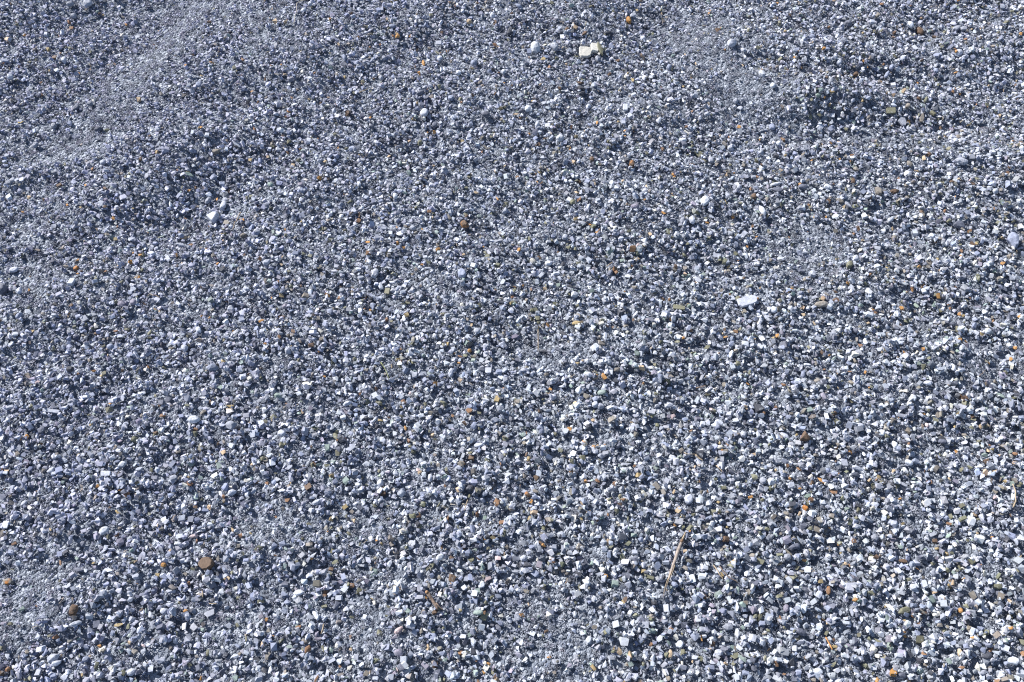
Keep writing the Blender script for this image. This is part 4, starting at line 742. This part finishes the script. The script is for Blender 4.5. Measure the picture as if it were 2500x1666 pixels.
# the broken stick at the lower middle
pp = resample([(625 + x / 3.76, 1249 + y / 3.76) for x, y in ((1568, 745), (1600, 790), (1640, 850), (1672, 905))], 9)
pts = strand_points(pp, .002)
st = bpy.data.objects.new('broken_stick', None); COL.objects.link(st)
st['label'] = 'short broken dark wood stick with a paler torn upper end, bottom middle'; st['category'] = 'stick'
tube('torn_end', [pts[0] - (pts[1] - pts[0]) * .5, pts[0], pts[1]], [.0014, .0030, .0033], M_break, st)
tube('shaft', pts[1:], [.0033, .0034, .0033, .0030, .0028, .0027, .0024, .0018], M_wood, st, .8)
sp2 = strand_points(resample([(625 + x / 3.76, 1249 + y / 3.76) for x, y in ((1655, 850), (1700, 895), (1732, 915))], 5), .002)
tube('side_shoot', sp2, [.0016, .0013, .001, .0008, .0005], M_wood, st)
G1 = 'straws and thin twigs lying on the gravel'
strand('twig', 'thin straight tan twig just right of the long dry reed', 'twig', (1250, 1249), 2.149, ((1055, 285), (1080, 322), (1105, 362)), .0012, .0007, M_straw, group=G1)
strand('twig', 'longer brown twig forking away right of the thin tan twig', 'twig', (1250, 1249), 2.149, ((1085, 290), (1130, 340), (1180, 382)), .0012, .0008, M_wood, group=G1)
strand('straw', 'short thick straw beside the charcoal triangle right of centre', 'straw', (1250, 834), 3.76, ((1675, 1055), (1710, 1075), (1750, 1102)), .0017, .0010, M_straw, 6, group=G1)
strand('straw', 'thin straw running into the left tip of the charcoal triangle', 'straw', (1250, 834), 3.76, ((1575, 1030), (1640, 1040), (1690, 1055)), .0008, .0006, M_straw, 6, group=G1)
strand('stick', 'small brown stick lying flat right of centre under a white stone', 'stick', (1250, 834), 3.76, ((1690, 430), (1740, 425), (1775, 420)), .0013, .0010, M_wood, 5, group=G1)
strand('straw', 'grey-tan straw slanting down below the charcoal triangle', 'straw', (1250, 834), 3.76, ((1870, 1145), (1895, 1175), (1925, 1205)), .0012, .0007, M_straw, 5, group=G1)
strand('straw', 'upright thin straw just below left of the picture centre', 'straw', (1250, 417), 3.76, ((238, 1490), (240, 1530), (240, 1660)), .0009, .0008, M_straw, 7, group=G1)
strand('straw', 'short straw lying level right of the small white oval near centre', 'straw', (1250, 417), 3.76, ((865, 888), (925, 852)), .0008, .0006, M_straw, 5, group=G1)
strand('rootlet', 'long curved tan rootlet at the right edge, lower half', 'rootlet', (1875, 834), 3.76, ((2245, 1310), (2252, 1350), (2268, 1390), (2270, 1440), (2262, 1480), (2250, 1522)), .0011, .0013, M_straw, 11, group=G1)
strand('rootlet', 'long pale curved rootlet at the top edge, left of middle', 'rootlet', (625, 0), 3.76, ((465, 5), (420, 20), (380, 45), (374, 80), (372, 120), (358, 170), (350, 240)), .0009, .0007, M_root, 13, group=G1)
strand('straw', 'thin straw in the upper left middle below an ochre stone', 'straw', (625, 0), 3.76, ((955, 870), (1030, 832)), .0013, .0008, M_straw, 5, group=G1)
strand('straw', 'thin tan straw between the grey triangle stone and an orange chip', 'straw', (0, 417), 3.76, ((2215, 390), (2190, 430), (2165, 490), (2140, 555)), .0011, .0007, M_straw, 7, group=G1)
strand('straw', 'curved hair-thin straw above the pale stones on the left', 'straw', (0, 417), 3.76, ((1365, 1170), (1385, 1150), (1425, 1148), (1455, 1165), (1475, 1185)), .0007, .0006, M_straw, 9, group=G1)
strand('straw', 'short upright straw right below the big brown cobble', 'straw', (0, 1249), 3.76, ((1862, 735), (1866, 775), (1876, 800)), .0010, .0007, M_straw, 5, group=G1)
strand('straw', 'level straw farther below the big brown cobble', 'straw', (0, 1249), 3.76, ((1925, 853), (2000, 850)), .0009, .0006, M_straw, 5, group=G1)
strand('straw', 'tan straw right of the long white shard near the bottom', 'straw', (625, 1249), 3.76, ((625, 1040), (615, 1085), (604, 1130)), .0013, .0008, M_straw, 5, group=G1)
strand('straw', 'short thick cream straw just above the broken stick area, lower middle', 'straw', (625, 834), 3.76, ((1785, 1505), (1840, 1512)), .0010, .0008, M_root, 4, group=G1)
strand('straw', 'tuft straw leaning up right at the lower middle, beside rusty chips', 'straw', (625, 834), 3.76, ((1945, 1470), (1925, 1520), (1910, 1560)), .0011, .0006, M_straw, 5, group=G1)
strand('splinter', 'orange-tan wood splinter in the bottom right among ochre chips', 'splinter', (1875, 1249), 2.149, ((298, 662), (318, 692), (336, 726)), .0014, .0012, plain('orange_wood', (.5, .24, .08)), 5, flat=.6)
strand('straw', 'small straw slanting in the right part, below right of orange chips', 'straw', (1875, 417), 3.76, ((1105, 1360), (1135, 1325)), .0009, .0006, M_straw, 4, group=G1)
strand('twig', 'fine brown twig curling near the right edge above the pink pebble', 'twig', (1875, 834), 3.76, ((1930, 325), (1965, 300), (1985, 270)), .0008, .0006, M_wood, 5, group=G1)
strand('grass_blade', 'dry green grass blade lying left of the small reddish cube', 'grass blade', (625, 834), 3.76, ((1150, 208), (1185, 260), (1205, 300), (1222, 360)), .0012, .0005, M_green, 8, flat=.5)
strand('leaf_scrap', 'small bright yellow leaf scrap near the left edge, upper part', 'leaf', (0, 0), 3.76, ((170, 1134), (195, 1139), (225, 1136)), .0012, .0010, M_yel, 5, flat=.6)
